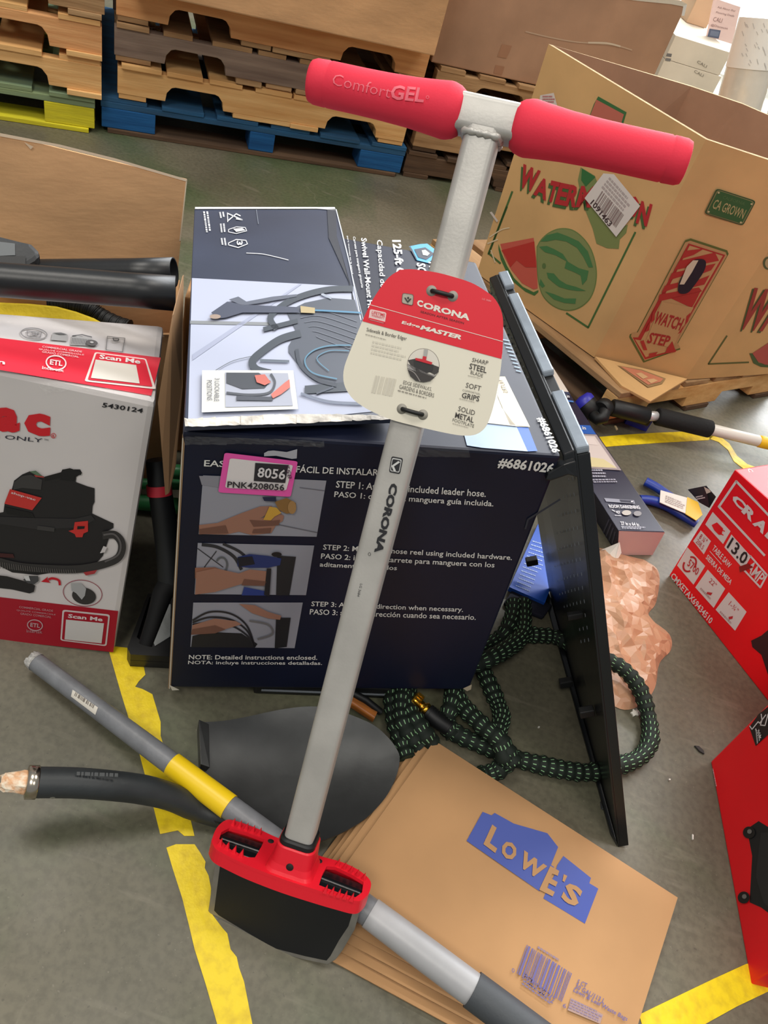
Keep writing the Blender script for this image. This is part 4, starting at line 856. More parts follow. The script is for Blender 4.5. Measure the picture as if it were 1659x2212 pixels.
# ================================================================== THINGS UNDER AND BEHIND THE NAVY CARTON
q = [Z(1160, 1135, .006), Z(1096, 1276, .006), Z(1172, 1310, .006), Z(1230, 1160, .006)]
mb = MB(); mb.prism(q, V((0, 0, .012))); lf = mb.build('packet_body', [mat('blue_packet', (36, 92, 200), .45)]); 
leaf = thing('printed_packet', 'blue printed packet lying under the black panel', 'packet', sum(q, V()) / 4); lf.parent = leaf
for v in lf.data.vertices: v.co -= leaf.location
p = PR(on_plane(q[0] + V((0, 0, .012)), V((0, 0, 1))), .0008)
for k in range(13): p.greek((1150 - 3.0 * k, 1172 + 8 * k), (1196 - 4 * k, 1186 + 8 * k), (1150 - 3.0 * k, 1168 + 8 * k), (176, 200, 236), 1, 1, k)
p.build('lettering', leaf)
mb = MB(); P0 = [Z(1085, 1308, .001), Z(1170, 1340, .001), Z(1190, 1312, .001), Z(1105, 1276, .001)]; mb.hexa(P0 + [p_ + V((0, 0, .010)) for p_ in P0]); o = mb.build('dark_pouch', [mat('navy_fabric', (20, 22, 40), .8, bump=.6, bscale=50)], None, bevel=.004); solo(o, 'dark navy fabric pouch beside the blue packet', 'pouch')
# flat black tool case carrying the front edge of the carton
qc = [Z(545, 1500, .001), Z(870, 1512, .001), Z(905, 1420, .001), Z(560, 1400, .001)]
case = thing('tool_case', 'flat black case poking out beneath the front of the navy carton', 'case', sum(qc, V()) / 4); hh = V((0, 0, .030)); mb = MB(); mb.hexa(qc + [p_ + hh for p_ in qc]); mb.build('case_shell', [BLACK], case, bevel=.006)
mb = MB(); a_, b_ = qc[0] + V((0, -.001, .016)), qc[1] + V((0, -.001, .016)); mb.tube([a_.lerp(b_, .05), a_.lerp(b_, .95)], .0022, 8); mb.build('seam', [mat('grey_plastic', (92, 98, 104), .4)], case)
hs = thing('hand_tool', 'black tool with an orange wooden grip behind the shovel blade', 'tool', Z(790, 1530, .02))
a_, b_ = Z(730, 1490, .03), Z(812, 1545, .012); w_ = (b_ - a_).cross(V((0, 0, 1))).normalized(); mb = MB(); mb.rrect(a_, b_, w_, V((0, 0, 1)), .012, .008, .005); mb.build('wooden_grip', [mat('orange_wood', (168, 100, 42), .4, var=.25, scale=18, stretch=(1, 6, 1))], hs)
mb = MB(); mb.tube([Z(748, 1490, .035), Z(790, 1512, .03), Z(822, 1538, .015)], .006, 10); mb.build('black_frame', [BLACK], hs)

# ================================================================== VACUUM CARTON, OPEN CARTON AND WANDS (left)
e = (Z(246, 1413) - Z(0, 1380)).normalized(); nn = V((e.y, -e.x, 0)); thv = math.radians(10); upv = V((0, 0, math.cos(thv))) - nn * math.sin(thv); nv = e.cross(upv).normalized(); nv = nv if nv.dot(CAM - Z(246, 1413)) > 0 else -nv
vBR = Z(246, 1413); vTR = PL(337, 868, vBR, nv); vL = .36
vBL = vBR - e * vL; tl_dir = (vTR - PL(0, 797, vBR, nv)).normalized(); vTL = vTR - tl_dir * vL; bkT = PL(355, 702, vTR, upv) - vTR; bkB = V((bkT.x, bkT.y, 0))
vTBL = vTL + (PL(0, 676, vTR, upv) - PL(0, 797, vTR, upv)) * .8 + (vTL - PL(0, 797, vBR, nv)) * 0 
vTBL = vTR + bkT - (PL(354, 703, vTR, upv) - PL(0, 676, vTR, upv)).normalized() * vL
vac = thing('vacuum_carton', 'red and white carton with a black shop vacuum printed on its front', 'carton', (vBR + vBL + bkB) / 2)
mb = MB(); mb.hexa([vBL, vBR, vBR + bkB, vBL + bkB, vTL, vTR, vTR + bkT, vTBL]); mb.build('carton_body', [WHITEB], vac, bevel=.009)
gV = on_plane(vBR, nv); vp, vn = plane3(vTL, vTR, vTR + bkT); gW = on_plane(vp, vn)
VR = (196, 22, 40)
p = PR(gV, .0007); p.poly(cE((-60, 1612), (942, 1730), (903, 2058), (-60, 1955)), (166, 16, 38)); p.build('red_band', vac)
p = PR(gV, .0007); RDV = (206, 30, 42)
p.text('a', cE((-45, 295))[0], cE((158, 312))[0], cE((-38, 100))[0], RDV, 2, .06); p.text('c', cE((192, 318))[0], cE((400, 345))[0], cE((200, 140))[0], RDV, 2, .06); p.text('ONE & ONLY', cE((-330, 322))[0], cE((338, 386))[0], cE((-325, 290))[0], (30, 30, 50), 2, .0); p.ring(cE((428, 332))[0], 5, 5, 1.2, RDV, 2); p.text('R', cE((420, 345))[0], cE((436, 347))[0], cE((421, 322))[0], RDV, 2, .02); p.text('TM', cE((352, 368))[0], cE((385, 374))[0], cE((354, 355))[0], (60, 60, 70), 2)
p.text('5430124', cE((813, 104))[0], cE((1136, 152))[0], cE((822, 68))[0], (28, 28, 34), 2, .02); p.build('lettering', vac)
p = PR(gV, .0007); BK, BK2, BK3 = (34, 32, 34), (22, 21, 23), (60, 58, 58)
p.poly(cE((-80, 960), (30, 940), (40, 870), (100, 750), (115, 690), (180, 640), (240, 615), (310, 640), (360, 660), (480, 640), (500, 600), (640, 600), (655, 630), (610, 660), (605, 700), (700, 735), (755, 750), (755, 860), (740, 890), (735, 950), (905, 1030), (905, 1065), (860, 1090), (880, 1120), (820, 1290), (700, 1420), (560, 1400), (300, 1440), (100, 1420), (-80, 1330)), BK, 2)
p.poly(cE((110, 760), (115, 700), (180, 650), (250, 640), (340, 680), (330, 760), (180, 745)), BK3, 3); p.poly(cE((360, 655), (490, 620), (500, 600), (560, 588), (655, 620), (650, 640), (600, 650), (590, 690), (480, 680), (490, 660), (360, 690)), BK2, 3); p.poly(cE((240, 612), (290, 605), (345, 650), (300, 645)), (92, 116, 92), 4); p.poly(cE((275, 640), (340, 645), (360, 662), (290, 655)), (170, 60, 56), 4)
p.poly(cE((85, 752), (338, 822), (262, 920), (40, 868)), (198, 52, 48), 4); p.text('shop-vac', cE((92, 790))[0], cE((285, 848))[0], cE((100, 768))[0], (222, 200, 200), 5, .02)
p.poly(cE((40, 895), (262, 945), (280, 985), (60, 950)), BK2, 3); p.poly(cE((-80, 970), (280, 985), (600, 990), (730, 960), (760, 1000), (640, 1060), (300, 1075), (-80, 1020)), (44, 42, 44), 3); p.line(cE((310, 1060), (430, 1075)), 9, BK3, 4)
p.poly(cE((550, 1085), (590, 1075), (600, 1015), (705, 1005), (705, 1090), (670, 1105), (660, 1135), (610, 1135), (600, 1110)), (200, 50, 46), 4); p.poly(cE((622, 1045), (680, 1045), (676, 1065), (620, 1070)), BK2, 5)
p.curve(cE((820, 1120), (920, 1115), (975, 1190), (950, 1290), (840, 1345), (640, 1385), (400, 1385), (150, 1365), (-60, 1310)), 17, (52, 50, 50), 5); p.curve(cE((830, 1112), (915, 1108), (965, 1180), (945, 1270), (840, 1325)), 4, (96, 92, 92), 6)
for k in range(34):
    x = 10 + k * 18; p.line(cE((x, 1325 + 62 * math.sin(min(1, x / 600) * 1.5)), (x + 6, 1375 + 40 * math.sin(min(1, x / 600) * 1.5))), 1.3, (98, 94, 92), 7)
p.poly(cE((830, 1200), (858, 1210), (840, 1250), (802, 1258)), (206, 200, 200), 6); p.poly(cE((670, 1410), (780, 1390), (760, 1420), (690, 1435)), (170, 56, 60), 6); p.poly(cE((-80, 1255), (110, 1270), (120, 1300), (-80, 1290)), (66, 28, 30), 4)
p.poly(cE((-80, 1430), (60, 1445), (240, 1495), (285, 1520), (275, 1570), (240, 1582), (100, 1550), (-80, 1530)), BK, 4); p.poly(cE((190, 1470), (240, 1440), (310, 1440), (315, 1480), (280, 1505), (230, 1500)), (70, 70, 72), 5); p.poly(cE((195, 1440), (235, 1435), (250, 1478), (215, 1475)), (206, 206, 206), 6)
p.build('printed_vacuum', vac)
p = PR(gV, .0007); p.ring(cE((660, 1585))[0], 42, 28, 1.4, (150, 60, 76), 2, 8); p.disc(cE((672, 1605))[0], 26, 18, (54, 52, 50), 3, 10); p.poly(cE((570, 1500), (650, 1500), (690, 1545), (680, 1600), (655, 1632), (610, 1580), (575, 1560)), (168, 168, 168), 4); p.curve(cE((480, 1520), (470, 1480), (420, 1465), (390, 1475)), 5, VR, 3); p.poly(cE((330, 1492), (385, 1452), (380, 1472), (405, 1500)), VR, 3); p.build('printed_caster', vac)
PK = (206, 150, 154)
def etl(p, c, s, col, fl):
    p.ring(c, 17 * s, 12 * s, 2.4 * s, col, 3, 8); p.text('ETL', (c[0] - 11 * s, c[1] + 3 * s), (c[0] + 11 * s, c[1] + 6 * s), (c[0] - 10 * s, c[1] - 6 * s), col, 3, .03)
p = PR(gV, .0007); etl(p, cE((282, 1838))[0], .95, (190, 150, 154), 1); p.text('Intertek', cE((215, 1895))[0], cE((340, 1905))[0], cE((216, 1870))[0], (180, 120, 126), 3, .01)
for s_, a_, b_ in (('COMMERCIAL GRADE', (155, 1700), (425, 1732)), ('QUALITÉ COMMERCIALE', (135, 1725), (445, 1762)), ('GRADO COMERCIAL', (165, 1753), (412, 1782))): p.tx(s_, cE(a_)[0], cE(b_)[0], 4.6, (196, 130, 136), 3, .01)
p.poly(rquad(*cE((500, 1716), (878, 1755), (850, 2008), (482, 1962)), f=.07), (214, 200, 198), 2); p.poly(rquad(*cE((514, 1728), (864, 1766), (838, 1994), (496, 1952)), f=.05), (166, 16, 38), 3); p.text('Scan Me', cE((545, 1776))[0], cE((820, 1806))[0], cE((548, 1745))[0], (226, 210, 210), 4, .03); p.poly(cE((530, 1790), (832, 1820), (812, 1980), (518, 1948)), (208, 204, 200), 4); p.build('scan_label', vac)
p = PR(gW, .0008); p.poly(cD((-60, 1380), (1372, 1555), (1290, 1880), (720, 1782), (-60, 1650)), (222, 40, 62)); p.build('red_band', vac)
p = PR(gW, .0008)
for s_, a_, b_ in (('COMMERCIAL GRADE', (360, 1478), (698, 1522)), ('QUALITÉ COMMERCIALE', (330, 1498), (715, 1548)), ('GRADO COMERCIAL', (358, 1522), (672, 1566))): p.tx(s_, cD(a_)[0], cD(b_)[0], 4.2, (236, 200, 204), 3, .01)
etl(p, cD((478, 1608))[0], 1.25, (240, 216, 218), 1); p.text('Intertek', cD((358, 1662))[0], cD((545, 1688))[0], cD((362, 1636))[0], (236, 206, 208), 3, .02); p.text('n', cD((-20, 1618))[0], cD((42, 1624))[0], cD((-18, 1592))[0], (236, 214, 214), 3, .03)
p.poly(rquad(*cD((810, 1512), (1245, 1568), (1330, 1830), (720, 1762)), f=.05), (236, 220, 214), 2); p.poly(rquad(*cD((822, 1526), (1235, 1580), (1300, 1812), (748, 1752)), f=.04), (222, 40, 62), 3); p.text('Scan Me', cD((845, 1578))[0], cD((1195, 1622))[0], cD((850, 1540))[0], (240, 226, 224), 4, .03); p.poly(cD((815, 1585), (1160, 1632), (1190, 1790), (775, 1742)), (222, 216, 206), 4)
p.build('scan_label', vac)
GY = (138, 134, 134); p = PR(gW, .0008); p.ring(cD((290, 1355))[0], 28, 12, 2, GY, 2, 6); p.line(cD((230, 1332), (355, 1342), (345, 1385), (235, 1375)), 1.6, GY, 2, True); p.text('SM', cD((262, 1370))[0], cD((330, 1376))[0], cD((264, 1345))[0], GY, 3, .03)
p.poly(cD((448, 1352), (578, 1366), (572, 1420), (435, 1408)), (176, 174, 172), 2); p.poly(cD((448, 1352), (520, 1350), (578, 1366), (510, 1368)), (110, 110, 110), 3); p.poly(cD((615, 1370), (785, 1395), (770, 1460), (598, 1450)), (190, 188, 186), 2); p.line(cD((618, 1378), (700, 1368), (782, 1388)), 2.0, (100, 100, 102), 3)
for k in range(12): p.line(cD((622 + 13 * k, 1392 + 1.5 * k), (610 + 13 * k, 1446 + k)), 1.0, (110, 108, 108), 3)
p.disc(cD((782, 1442))[0], 13, 6.5, (104, 100, 100), 4, 6); p.disc(cD((782, 1442))[0], 4, 2, (210, 206, 204), 5, 6); p.line(cD((915, 1382), (1065, 1398), (1045, 1515), (905, 1498)), 1.4, (110, 108, 108), 3, True); p.line(cD((962, 1402), (1012, 1408), (1008, 1424), (968, 1420)), 1.6, (70, 70, 70), 4, True); p.build('printed_filters', vac)
def gWt(x, y):
    P, n_ = gW(x, y); return P, n_
crumple(cD((-30, 1195), (300, 1240), (700, 1265), (1100, 1300), (1390, 1300)), cD((-30, 1262), (300, 1290), (700, 1345), (1100, 1370), (1400, 1390)), gWt, 'clear_tape', vac, .004, 60, 5, 11)
crumple(cD((330, 1765), (450, 1760), (650, 1790), (900, 1800), (1280, 1850)), cD((380, 1845), (480, 1835), (640, 1815), (900, 1850), (1300, 1915)), gV, 'clear_tape', vac, .006, 50, 5, 13)
# open brown carton behind
zr = .40; kB = Z(382, 604, zr); kF = kB.lerp(Z(371, 682, zr), .62); ex = e
carB = thing('open_carton', 'open brown carton with its back flap raised behind the vacuum carton', 'carton', V((kB.x - .25, kB.y, 0)))
ob = vBR + bkB
kFg = V((kF.x, kF.y, 0)); kBg = V((kB.x, kB.y, 0)); wx = (Z(0, 590, zr) - kB); wx.z = 0; wx = wx.normalized() * .62
mb = MB()
def wall(m_, a, b, h0, h1, tk, mi=0):
    n_ = (b - a).cross(V((0, 0, 1))).normalized() * tk
    m_.hexa([V((a.x, a.y, h0)), V((b.x, b.y, h0)), V((b.x, b.y, h0)) + n_, V((a.x, a.y, h0)) + n_, V((a.x, a.y, h1)), V((b.x, b.y, h1)), V((b.x, b.y, h1)) + n_, V((a.x, a.y, h1)) + n_], mi)
wall(mb, kBg, kFg, 0, zr, -.005); wall(mb, kBg, kBg + wx, 0, zr, .005); wall(mb, kFg, kFg + wx, 0, zr - .06, -.005); wall(mb, kBg + wx, kFg + wx, 0, zr, .005)
mb.prism([kFg + V((0, 0, .002)), kBg + V((0, 0, .002)), kBg + wx + V((0, 0, .002)), kFg + wx + V((0, 0, .002))], V((0, 0, .004))); mb.build('carton_body', [CARD], carB)
# raised back flap, hinged on the back rim, leaning back a little
nb = wx.cross(V((0, 0, 1))).normalized(); nb = nb if nb.dot(CAM - kB) > 0 else -nb; tf = math.radians(12); nfl = (nb * math.cos(tf) + V((0, 0, 1)) * math.sin(tf)).normalized()
f1, f2, f3, f4 = kB, PL(404, 388, kB, nfl), PL(0, 289, kB, nfl), kB + wx
f3 = f2 + (f3 - f2) * 1.35; f4 = PL(-130, 585, kB, nfl)
mb = MB(); mb.prism([f1, f2, f3, f4], -nfl * .005); fo = mb.build('raised_flap', [CARD], carB)
p = PR(on_plane(kB + nfl * .0002, nfl), .0012); p.poly([(0, 287), (130, 312), (250, 342), (404, 387), (403, 392), (250, 348), (130, 318), (0, 294)], (222, 200, 172)); p.poly([(401, 392), (404, 388), (390, 520), (387, 520)], (214, 196, 170)); p.poly([(52, 306), (72, 316), (66, 322)], (214, 190, 160), 2); p.build('torn_edge', carB)
# right-hand flap folded out, hanging down beside the tool
fz_ = [AT(372, 682, .985), AT(394, 596, 1.03), AT(392, 840, 1.02), AT(377, 1010, 1.01), AT(364, 1066, 1.0), AT(357, 1070, .995), AT(350, 980, .985), AT(341, 870, .975)]
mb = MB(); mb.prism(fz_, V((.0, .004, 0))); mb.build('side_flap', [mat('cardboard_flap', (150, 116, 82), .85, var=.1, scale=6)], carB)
# vacuum wands lying across the open carton
WAND = mat('black_wand_plastic', (26, 28, 30), .38, var=.15, scale=20, bump=.03, bscale=200)
def wand(a, b, ra, rb, label):
    t = thing('vacuum_wand', label, 'wand', (a + b) / 2 - V((0, 0, ra)), 0, 'black vacuum wands'); m = MB(); d = b - a; L = d.length
    m.lathe(a, d, [(0, ra), (L * .8, (ra + rb) / 2 + .0), (L, rb), (L, rb - .003), (L - .05, rb - .004), (L - .05, 0)], 36); m.build('tube', WAND, t); return t
wand(AT(-120, 595, .952), AT(379, 634, 1.02), .0215, .0230, 'nearer of the two black vacuum wands across the open carton')
wand(AT(-60, 590, 1.10), AT(376, 588, 1.085), .0185, .0205, 'farther black vacuum wand partly hidden against the carton flap')
hd = thing('vacuum_nozzle', 'black and grey vacuum nozzle lying on the wands at the left edge', 'nozzle', AT(20, 548, 1.02) - V((0, 0, .03)))
d0 = AT(60, 548, 1.03); mb = MB(); pf, nf_ = d0, (CAM - d0).normalized(); nf2 = (nf_ + V((0, 0, .9))).normalized()
pol = [PL(x, y, d0, nf2) for x, y in cD((-140, 520), (0, 510), (180, 555), (270, 575), (335, 640), (340, 690), (300, 730), (220, 775), (0, 790), (-140, 780))]
mb.prism(pol, -nf2 * .03); mb.build('nozzle_body', [mat('nozzle_black', (34, 36, 38), .5, bump=.2, bscale=60)], hd, bevel=.006)
p = PR(on_plane(d0 + nf2 * .0005, nf2), .001); p.poly(cD((-140, 565), (0, 565), (128, 580), (130, 680), (0, 685), (-140, 690)), (92, 96, 98)); p.poly(cD((-140, 700), (0, 690), (220, 690), (215, 775), (0, 785), (-140, 785)), (12, 14, 16), 2); p.build('grey_panel', hd)
# yellow foam wedge and black corrugated cord inside the carton
DB_ = (ROT.transposed() @ (vTR + bkT - CAM)).z
yv = [AT(x, y, d_) for (x, y), d_ in zip(cD((-140, 1065), (70, 1075), (250, 1082), (480, 1105), (650, 1150), (800, 1205), (900, 1260), (700, 1290), (20, 1200), (-140, 1180)), [DB_ + .03] * 10)]
mb = MB(); mb.prism(yv, V((0, .01, -.035))); ye = mb.build('foam_filter', [mat('yellow_foam', (224, 196, 42), .8, bump=.4, bscale=120)], None, bevel=.004); solo(ye, 'yellow foam piece tucked behind the vacuum carton top', 'foam')
mb = MB(); cp = smooth2([tuple(AT(x, y, d_)) for (x, y), d_ in zip(cD((430, 1090), (600, 1095), (760, 1140), (860, 1210), (980, 1270), (1100, 1310)), (DB_ + .05, DB_ + .05, DB_ + .055, DB_ + .06, DB_ + .06, DB_ + .06))], 24)
mb.tube(cp, [.014 * (1 + .14 * math.sin(i * 1.9)) for i in range(len(cp))], 16); o = mb.build('corrugated_hose', [BLACK]); solo(o, 'black corrugated hose inside the open carton below the wands', 'hose')
mb = MB(); q = [kFg + wx * .02, kBg + wx * .02, kBg + wx * .98, kFg + wx * .98]; 

# ================================================================== BLACK LONG-HANDLED TOOL, GREEN RAILS AND SMALL BOX between the cartons
tl = thing('floor_tool', 'black long-handled tool with a red band standing in the gap between the cartons', 'tool', Z(325, 1380, 0))
mb = MB(); hp = [AT(*cd((350, 190))[0], 1.075), AT(*cd((365, 300))[0], 1.08), AT(*cd((385, 520))[0], 1.09), AT(*cd((425, 800))[0], 1.115), AT(*cd((460, 1100))[0], 1.13), AT(*cd((475, 1380))[0], 1.14)]
mb.tube(hp, [.0155, .0165, .0165, .0175, .0175, .0175], 18); mb.build('handle', [BLACK], tl)
mb = MB(); mb.tube([AT(*cd((368, 428))[0], 1.086), AT(*cd((378, 525))[0], 1.09)], .0178, 18); mb.build('red_band', [mat('red_grip_band', (176, 34, 50), .5)], tl)
mb = MB(); mb.tube([AT(*cd((475, 1370))[0], 1.14), AT(*cd((400, 1480))[0], 1.13), AT(*cd((330, 1700))[0], 1.12), AT(*cd((240, 1960))[0], 1.115)], [.018, .015, .012, .010], 14); mb.build('fork_arm', [mat('matt_black_foot', (9, 9, 10), .75, spec=.25)], tl)
ringp = [Z(*q, .02) for q in cd((262, 1525), (520, 1525), (560, 2130), (180, 2110), (95, 2105), (65, 2040))]
inn_ = [Z(*q, .02) for q in cd((275, 1560), (470, 1570), (480, 1950), (190, 1975), (155, 1940))]
mb = MB(); mb.prism_holes(ringp, [inn_], V((0, 0, .016))); mb.prism([p_ - V((0, 0, .018)) for p_ in ringp], V((0, 0, .017))); mb.build('foot_frame', [mat('black_foot', (20, 20, 21), .4, var=.2)], tl)
mb = MB(); wq = [Z(*q, .032) for q in cd((415, 1600), (480, 1590), (475, 1900), (330, 1990), (290, 1890))]; gs = [wq[0] + (wq[i] - wq[0]) for i in range(5)]
mb.prism(gs, V((0, 0, .006))); mb.build('clear_visor', [mat('smoky_clear_plastic', (140, 142, 140), .15, spec=.9, bump=.8, bscale=25)], tl)
GRN = mat('green_plastic', (52, 132, 78), .4)
def rail(px0, px1, z, r, label):
    a, b = Z(*px0, z), Z(*px1, z); m = MB(); u = b - a; m.lathe(a - u * .3, u, [(0, r * .8), (.004, r), (u.length * 1.5, r), (u.length * 1.5 + .004, r * .8)], 16); o = m.build('green_rail', [GRN]); solo(o, label, 'rail', 'green plastic rails'); return o
rail(cd((480, 300))[0], cd((600, 310))[0], .10, .0135, 'uppermost green plastic rail between the two cartons')
rail(cd((270, 420))[0], cd((600, 430))[0], .055, .010, 'middle green plastic rail behind the black tool handle')
rail(cd((230, 600))[0], cd((600, 640))[0], .02, .0155, 'lowest green plastic rail lying near the floor behind the black tool')
q = [Z(392, 960, 0), Z(425, 980, 0), Z(440, 900, 0), Z(405, 880, 0)]; 
bx0 = [V((kB.x + .008, kB.y + .02, 0)), V((kB.x + .045, kB.y + .035, 0)), V((kB.x + .02, kB.y + .14, 0)), V((kB.x - .02, kB.y + .125, 0))]
sb = thing('small_carton', 'small tan carton with dark print in the gap left of the navy carton', 'carton', sum(bx0, V()) / 4); mb = MB(); mb.hexa(bx0 + [p_ + V((0, 0, .36)) for p_ in bx0]); so = mb.build('carton_body', [mat('cardboard_tan', (186, 140, 92), .8, var=.1)], sb, bevel=.003)
p = PR(on_mesh(so), .0008); p.line([(394, 620), (404, 614)], 3, (70, 60, 90)); p.line([(394, 634), (406, 640)], 3, (70, 60, 90)); p.poly([(392, 700), (402, 706), (402, 760), (394, 770)], (40, 40, 70)); p.build('dark_print', sb)

# ================================================================== WINDOW SHADE BOX, BLUE PLIERS, EXTENSION POLE (right, behind)
zs = .078
sA = Z(1336, 1146, zs); sB = PL(1436, 1149, *plane3(Z(1333, 1199), Z(1408, 1199), sA)); sFarR = Z(1190, 788, zs); sdir = (sFarR - sB); Ls = sdir.length; sdir = sdir.normalized(); sdir.z = 0; sdir.normalize()
lo0, lo1 = Z(1333, 1199), Z(1408, 1199)
sh_ = thing('shade_box', 'long navy window shade box with pale end lying on the floor', 'box', (lo0 + lo1) / 2); mb = MB(); mb.hexa([lo0, lo1, lo1 + sdir * Ls, lo0 + sdir * Ls, sA, sB, sB + sdir * Ls, sA + sdir * Ls]); mb.build('box_body', [mat('navy_box', (34, 34, 58), .45, bump=.05, bscale=20)], sh_, bevel=.002)
pe, ne = plane3(lo0, lo1, sA); gE = on_plane(pe, ne); gS = on_plane(sA, V((0, 0, 1))); pl_, nl_ = plane3(lo0, lo0 + sdir, sA); gSl = on_plane(pl_, nl_)
p = PR(gE, .0006); p.poly(cg((788, 1842), (1286, 1858), (1152, 2104), (772, 2104)), (212, 184, 182)); p.build('pale_end', sh_)
p = PR(gS, .0006); p.poly(cg((330, 790), (545, 800), (815, 1188), (420, 1165)), (164, 150, 152)); p.poly(cg((340, 812), (525, 820), (768, 1172), (420, 1150)), (220, 206, 200), 2); p.poly(cg((420, 1040), (620, 1070), (760, 1165), (425, 1150)), (222, 208, 160), 3); p.poly(cg((430, 840), (510, 842), (560, 920), (420, 905)), (228, 214, 208), 3); p.build('window_picture', sh_)
p = PR(gS, .0006); p.poly(cg((-40, 40), (52, 38), (242, 338), (60, 320)), (226, 214, 202)); p.poly(cg((60, 320), (242, 338), (262, 368), (80, 352)), (52, 62, 92), 1); p.poly(cg((180, 690), (475, 700), (540, 798), (230, 780)), (38, 96, 184)); p.poly(cg((160, 415), (290, 432), (300, 450), (170, 440)), (70, 120, 190)); p.build('blue_stripe', sh_)
p = PR(gS, .0006); c_ = (220, 220, 226)
p.text('64 in', cg((312, 742))[0], cg((430, 752))[0], cg((305, 702))[0], c_, 3, .03); p.text('64 in', cg((165, 398))[0], cg((252, 404))[0], cg((158, 362))[0], c_, 3, .03); p.text('1.d', cg((268, 625))[0], cg((330, 640))[0], cg((245, 572))[0], c_, 3, .04)
p.text('ROOM DARKENING', cg((688, 1600))[0], cg((1022, 1612))[0], cg((668, 1562))[0], c_, 3, .03); p.text('27 in x 64 in', cg((812, 1785))[0], cg((1008, 1800))[0], cg((798, 1745))[0], c_, 3, .02)
p.greek(cg((820, 1828))[0], cg((1085, 1838))[0], cg((808, 1796))[0], (176, 176, 190), 2, 3, 2); p.greek(cg((490, 1278))[0], cg((690, 1280))[0], cg((445, 1180))[0], (170, 170, 186), 3, 3, 4); p.greek(cg((520, 1335))[0], cg((800, 1330))[0], cg((490, 1288))[0], (170, 170, 186), 2, 3, 5)
p.poly(cg((625, 1490), (950, 1515), (962, 1552), (648, 1530)), (150, 152, 166), 2); p.poly(cg((790, 1508), (935, 1520), (945, 1545), (805, 1534)), (34, 34, 58), 3); p.disc(cg((925, 1532))[0], 2.4, 1.6, c_, 4); p.disc(cg((868, 1652))[0], 10, 5.5, (186, 180, 172), 3); p.disc(cg((988, 1660))[0], 8.5, 5.5, (140, 138, 142), 3); p.line(cg((710, 1620), (785, 1660), (795, 1635), (745, 1640)), 1.6, c_, 3); p.greek(cg((745, 1690))[0], cg((820, 1694))[0], cg((740, 1676))[0], c_, 1, 3, 6); p.build('lettering', sh_)
p = PR(gSl, .0006)
for k in range(4): p.line(cg((610 + 36 * k, 1890 + 28 * k), (685 + 22 * k, 1720 + 45 * k)), 3.2, (84, 86, 104))
p.build('hatched_print', sh_)
q = [Z(1290, 1192, .004), Z(1338, 1172, .05), Z(1342, 1195, .03), Z(1326, 1222, .012), Z(1300, 1216, .003)]
mb = MB(); mb.add(q + [p_ + V((0, 0, .0012)) for p_ in q], [(0, 1, 2, 3, 4), (9, 8, 7, 6, 5)] + [(i, (i + 1) % 5, 5 + (i + 1) % 5, 5 + i) for i in range(5)]); o = mb.build('paper_slip', [WHITE]); solo(o, 'cream paper slip at the near corner of the shade box', 'paper')
# pliers with blue handles and their card
pli = thing('pliers', 'blue handled pliers with white and yellow packaging lying by the red saw carton', 'pliers', Z(1470, 1105, 0)); BLU = mat('blue_grip', (24, 58, 158), .4)
def strip(px, ws, z0, z1, name, m, parent=pli, dz=0.012):
    P = [Z(x, y, z0 + (z1 - z0) * i / (len(px) - 1)) for i, (x, y) in enumerate(px)]; mb = MB(); mb.tube(P, ws, 14, squash=.8); return mb.build(name, [m], parent)
strip(smooth2([(1394, 1040), (1420, 1054), (1450, 1075), (1490, 1100)], 5), [.013] * 16, .014, .016, 'handle', BLU); strip(smooth2([(1382, 1078), (1410, 1082), (1440, 1092), (1468, 1108), (1505, 1132)], 5), [.011 + .004 * math.sin(i / 21 * 3) for i in range(21)], .012, .014, 'handle', BLU)
q = [Z(*c, .028) for c in cI((1055, 622), (1205, 665), (1200, 755), (1050, 690))]; mb = MB(); mb.prism(q, V((0, 0, .0015))); mb.build('white_wrap', [WHITE], pli); q2 = [Z(*c, .029) for c in cI((1205, 660), (1265, 690), (1290, 760), (1255, 792), (1195, 755))]; mb = MB(); mb.prism(q2, V((0, 0, .0015))); mb.build('yellow_wrap', [mat('yellow_label', (232, 190, 30), .5)], pli)
p = PR(on_plane(q[0] + V((0, 0, .0015)), V((0, 0, 1))), .0008); p.greek(cI((1080, 690))[0], cI((1190, 735))[0], cI((1085, 650))[0], (188, 178, 172), 4); p.build('print', pli)
q = [Z(*c, z) for c, z in zip(cI((1210, 618), (1310, 598), (1365, 660), (1330, 720), (1275, 690)), (.03, .06, .06, .02, .02))]; mb = MB(); mb.prism(q, V((0, 0, .002))); co = mb.build('black_card', [mat('black_card', (30, 32, 44), .5)], pli); p = PR(on_mesh(co), .001); p.poly(cI((1300, 600), (1335, 600), (1340, 630), (1315, 640)), (220, 220, 218)); p.greek(cI((1262, 678))[0], cI((1310, 668))[0], cI((1255, 655))[0], (210, 210, 214), 2, 2); p.build('print', pli)
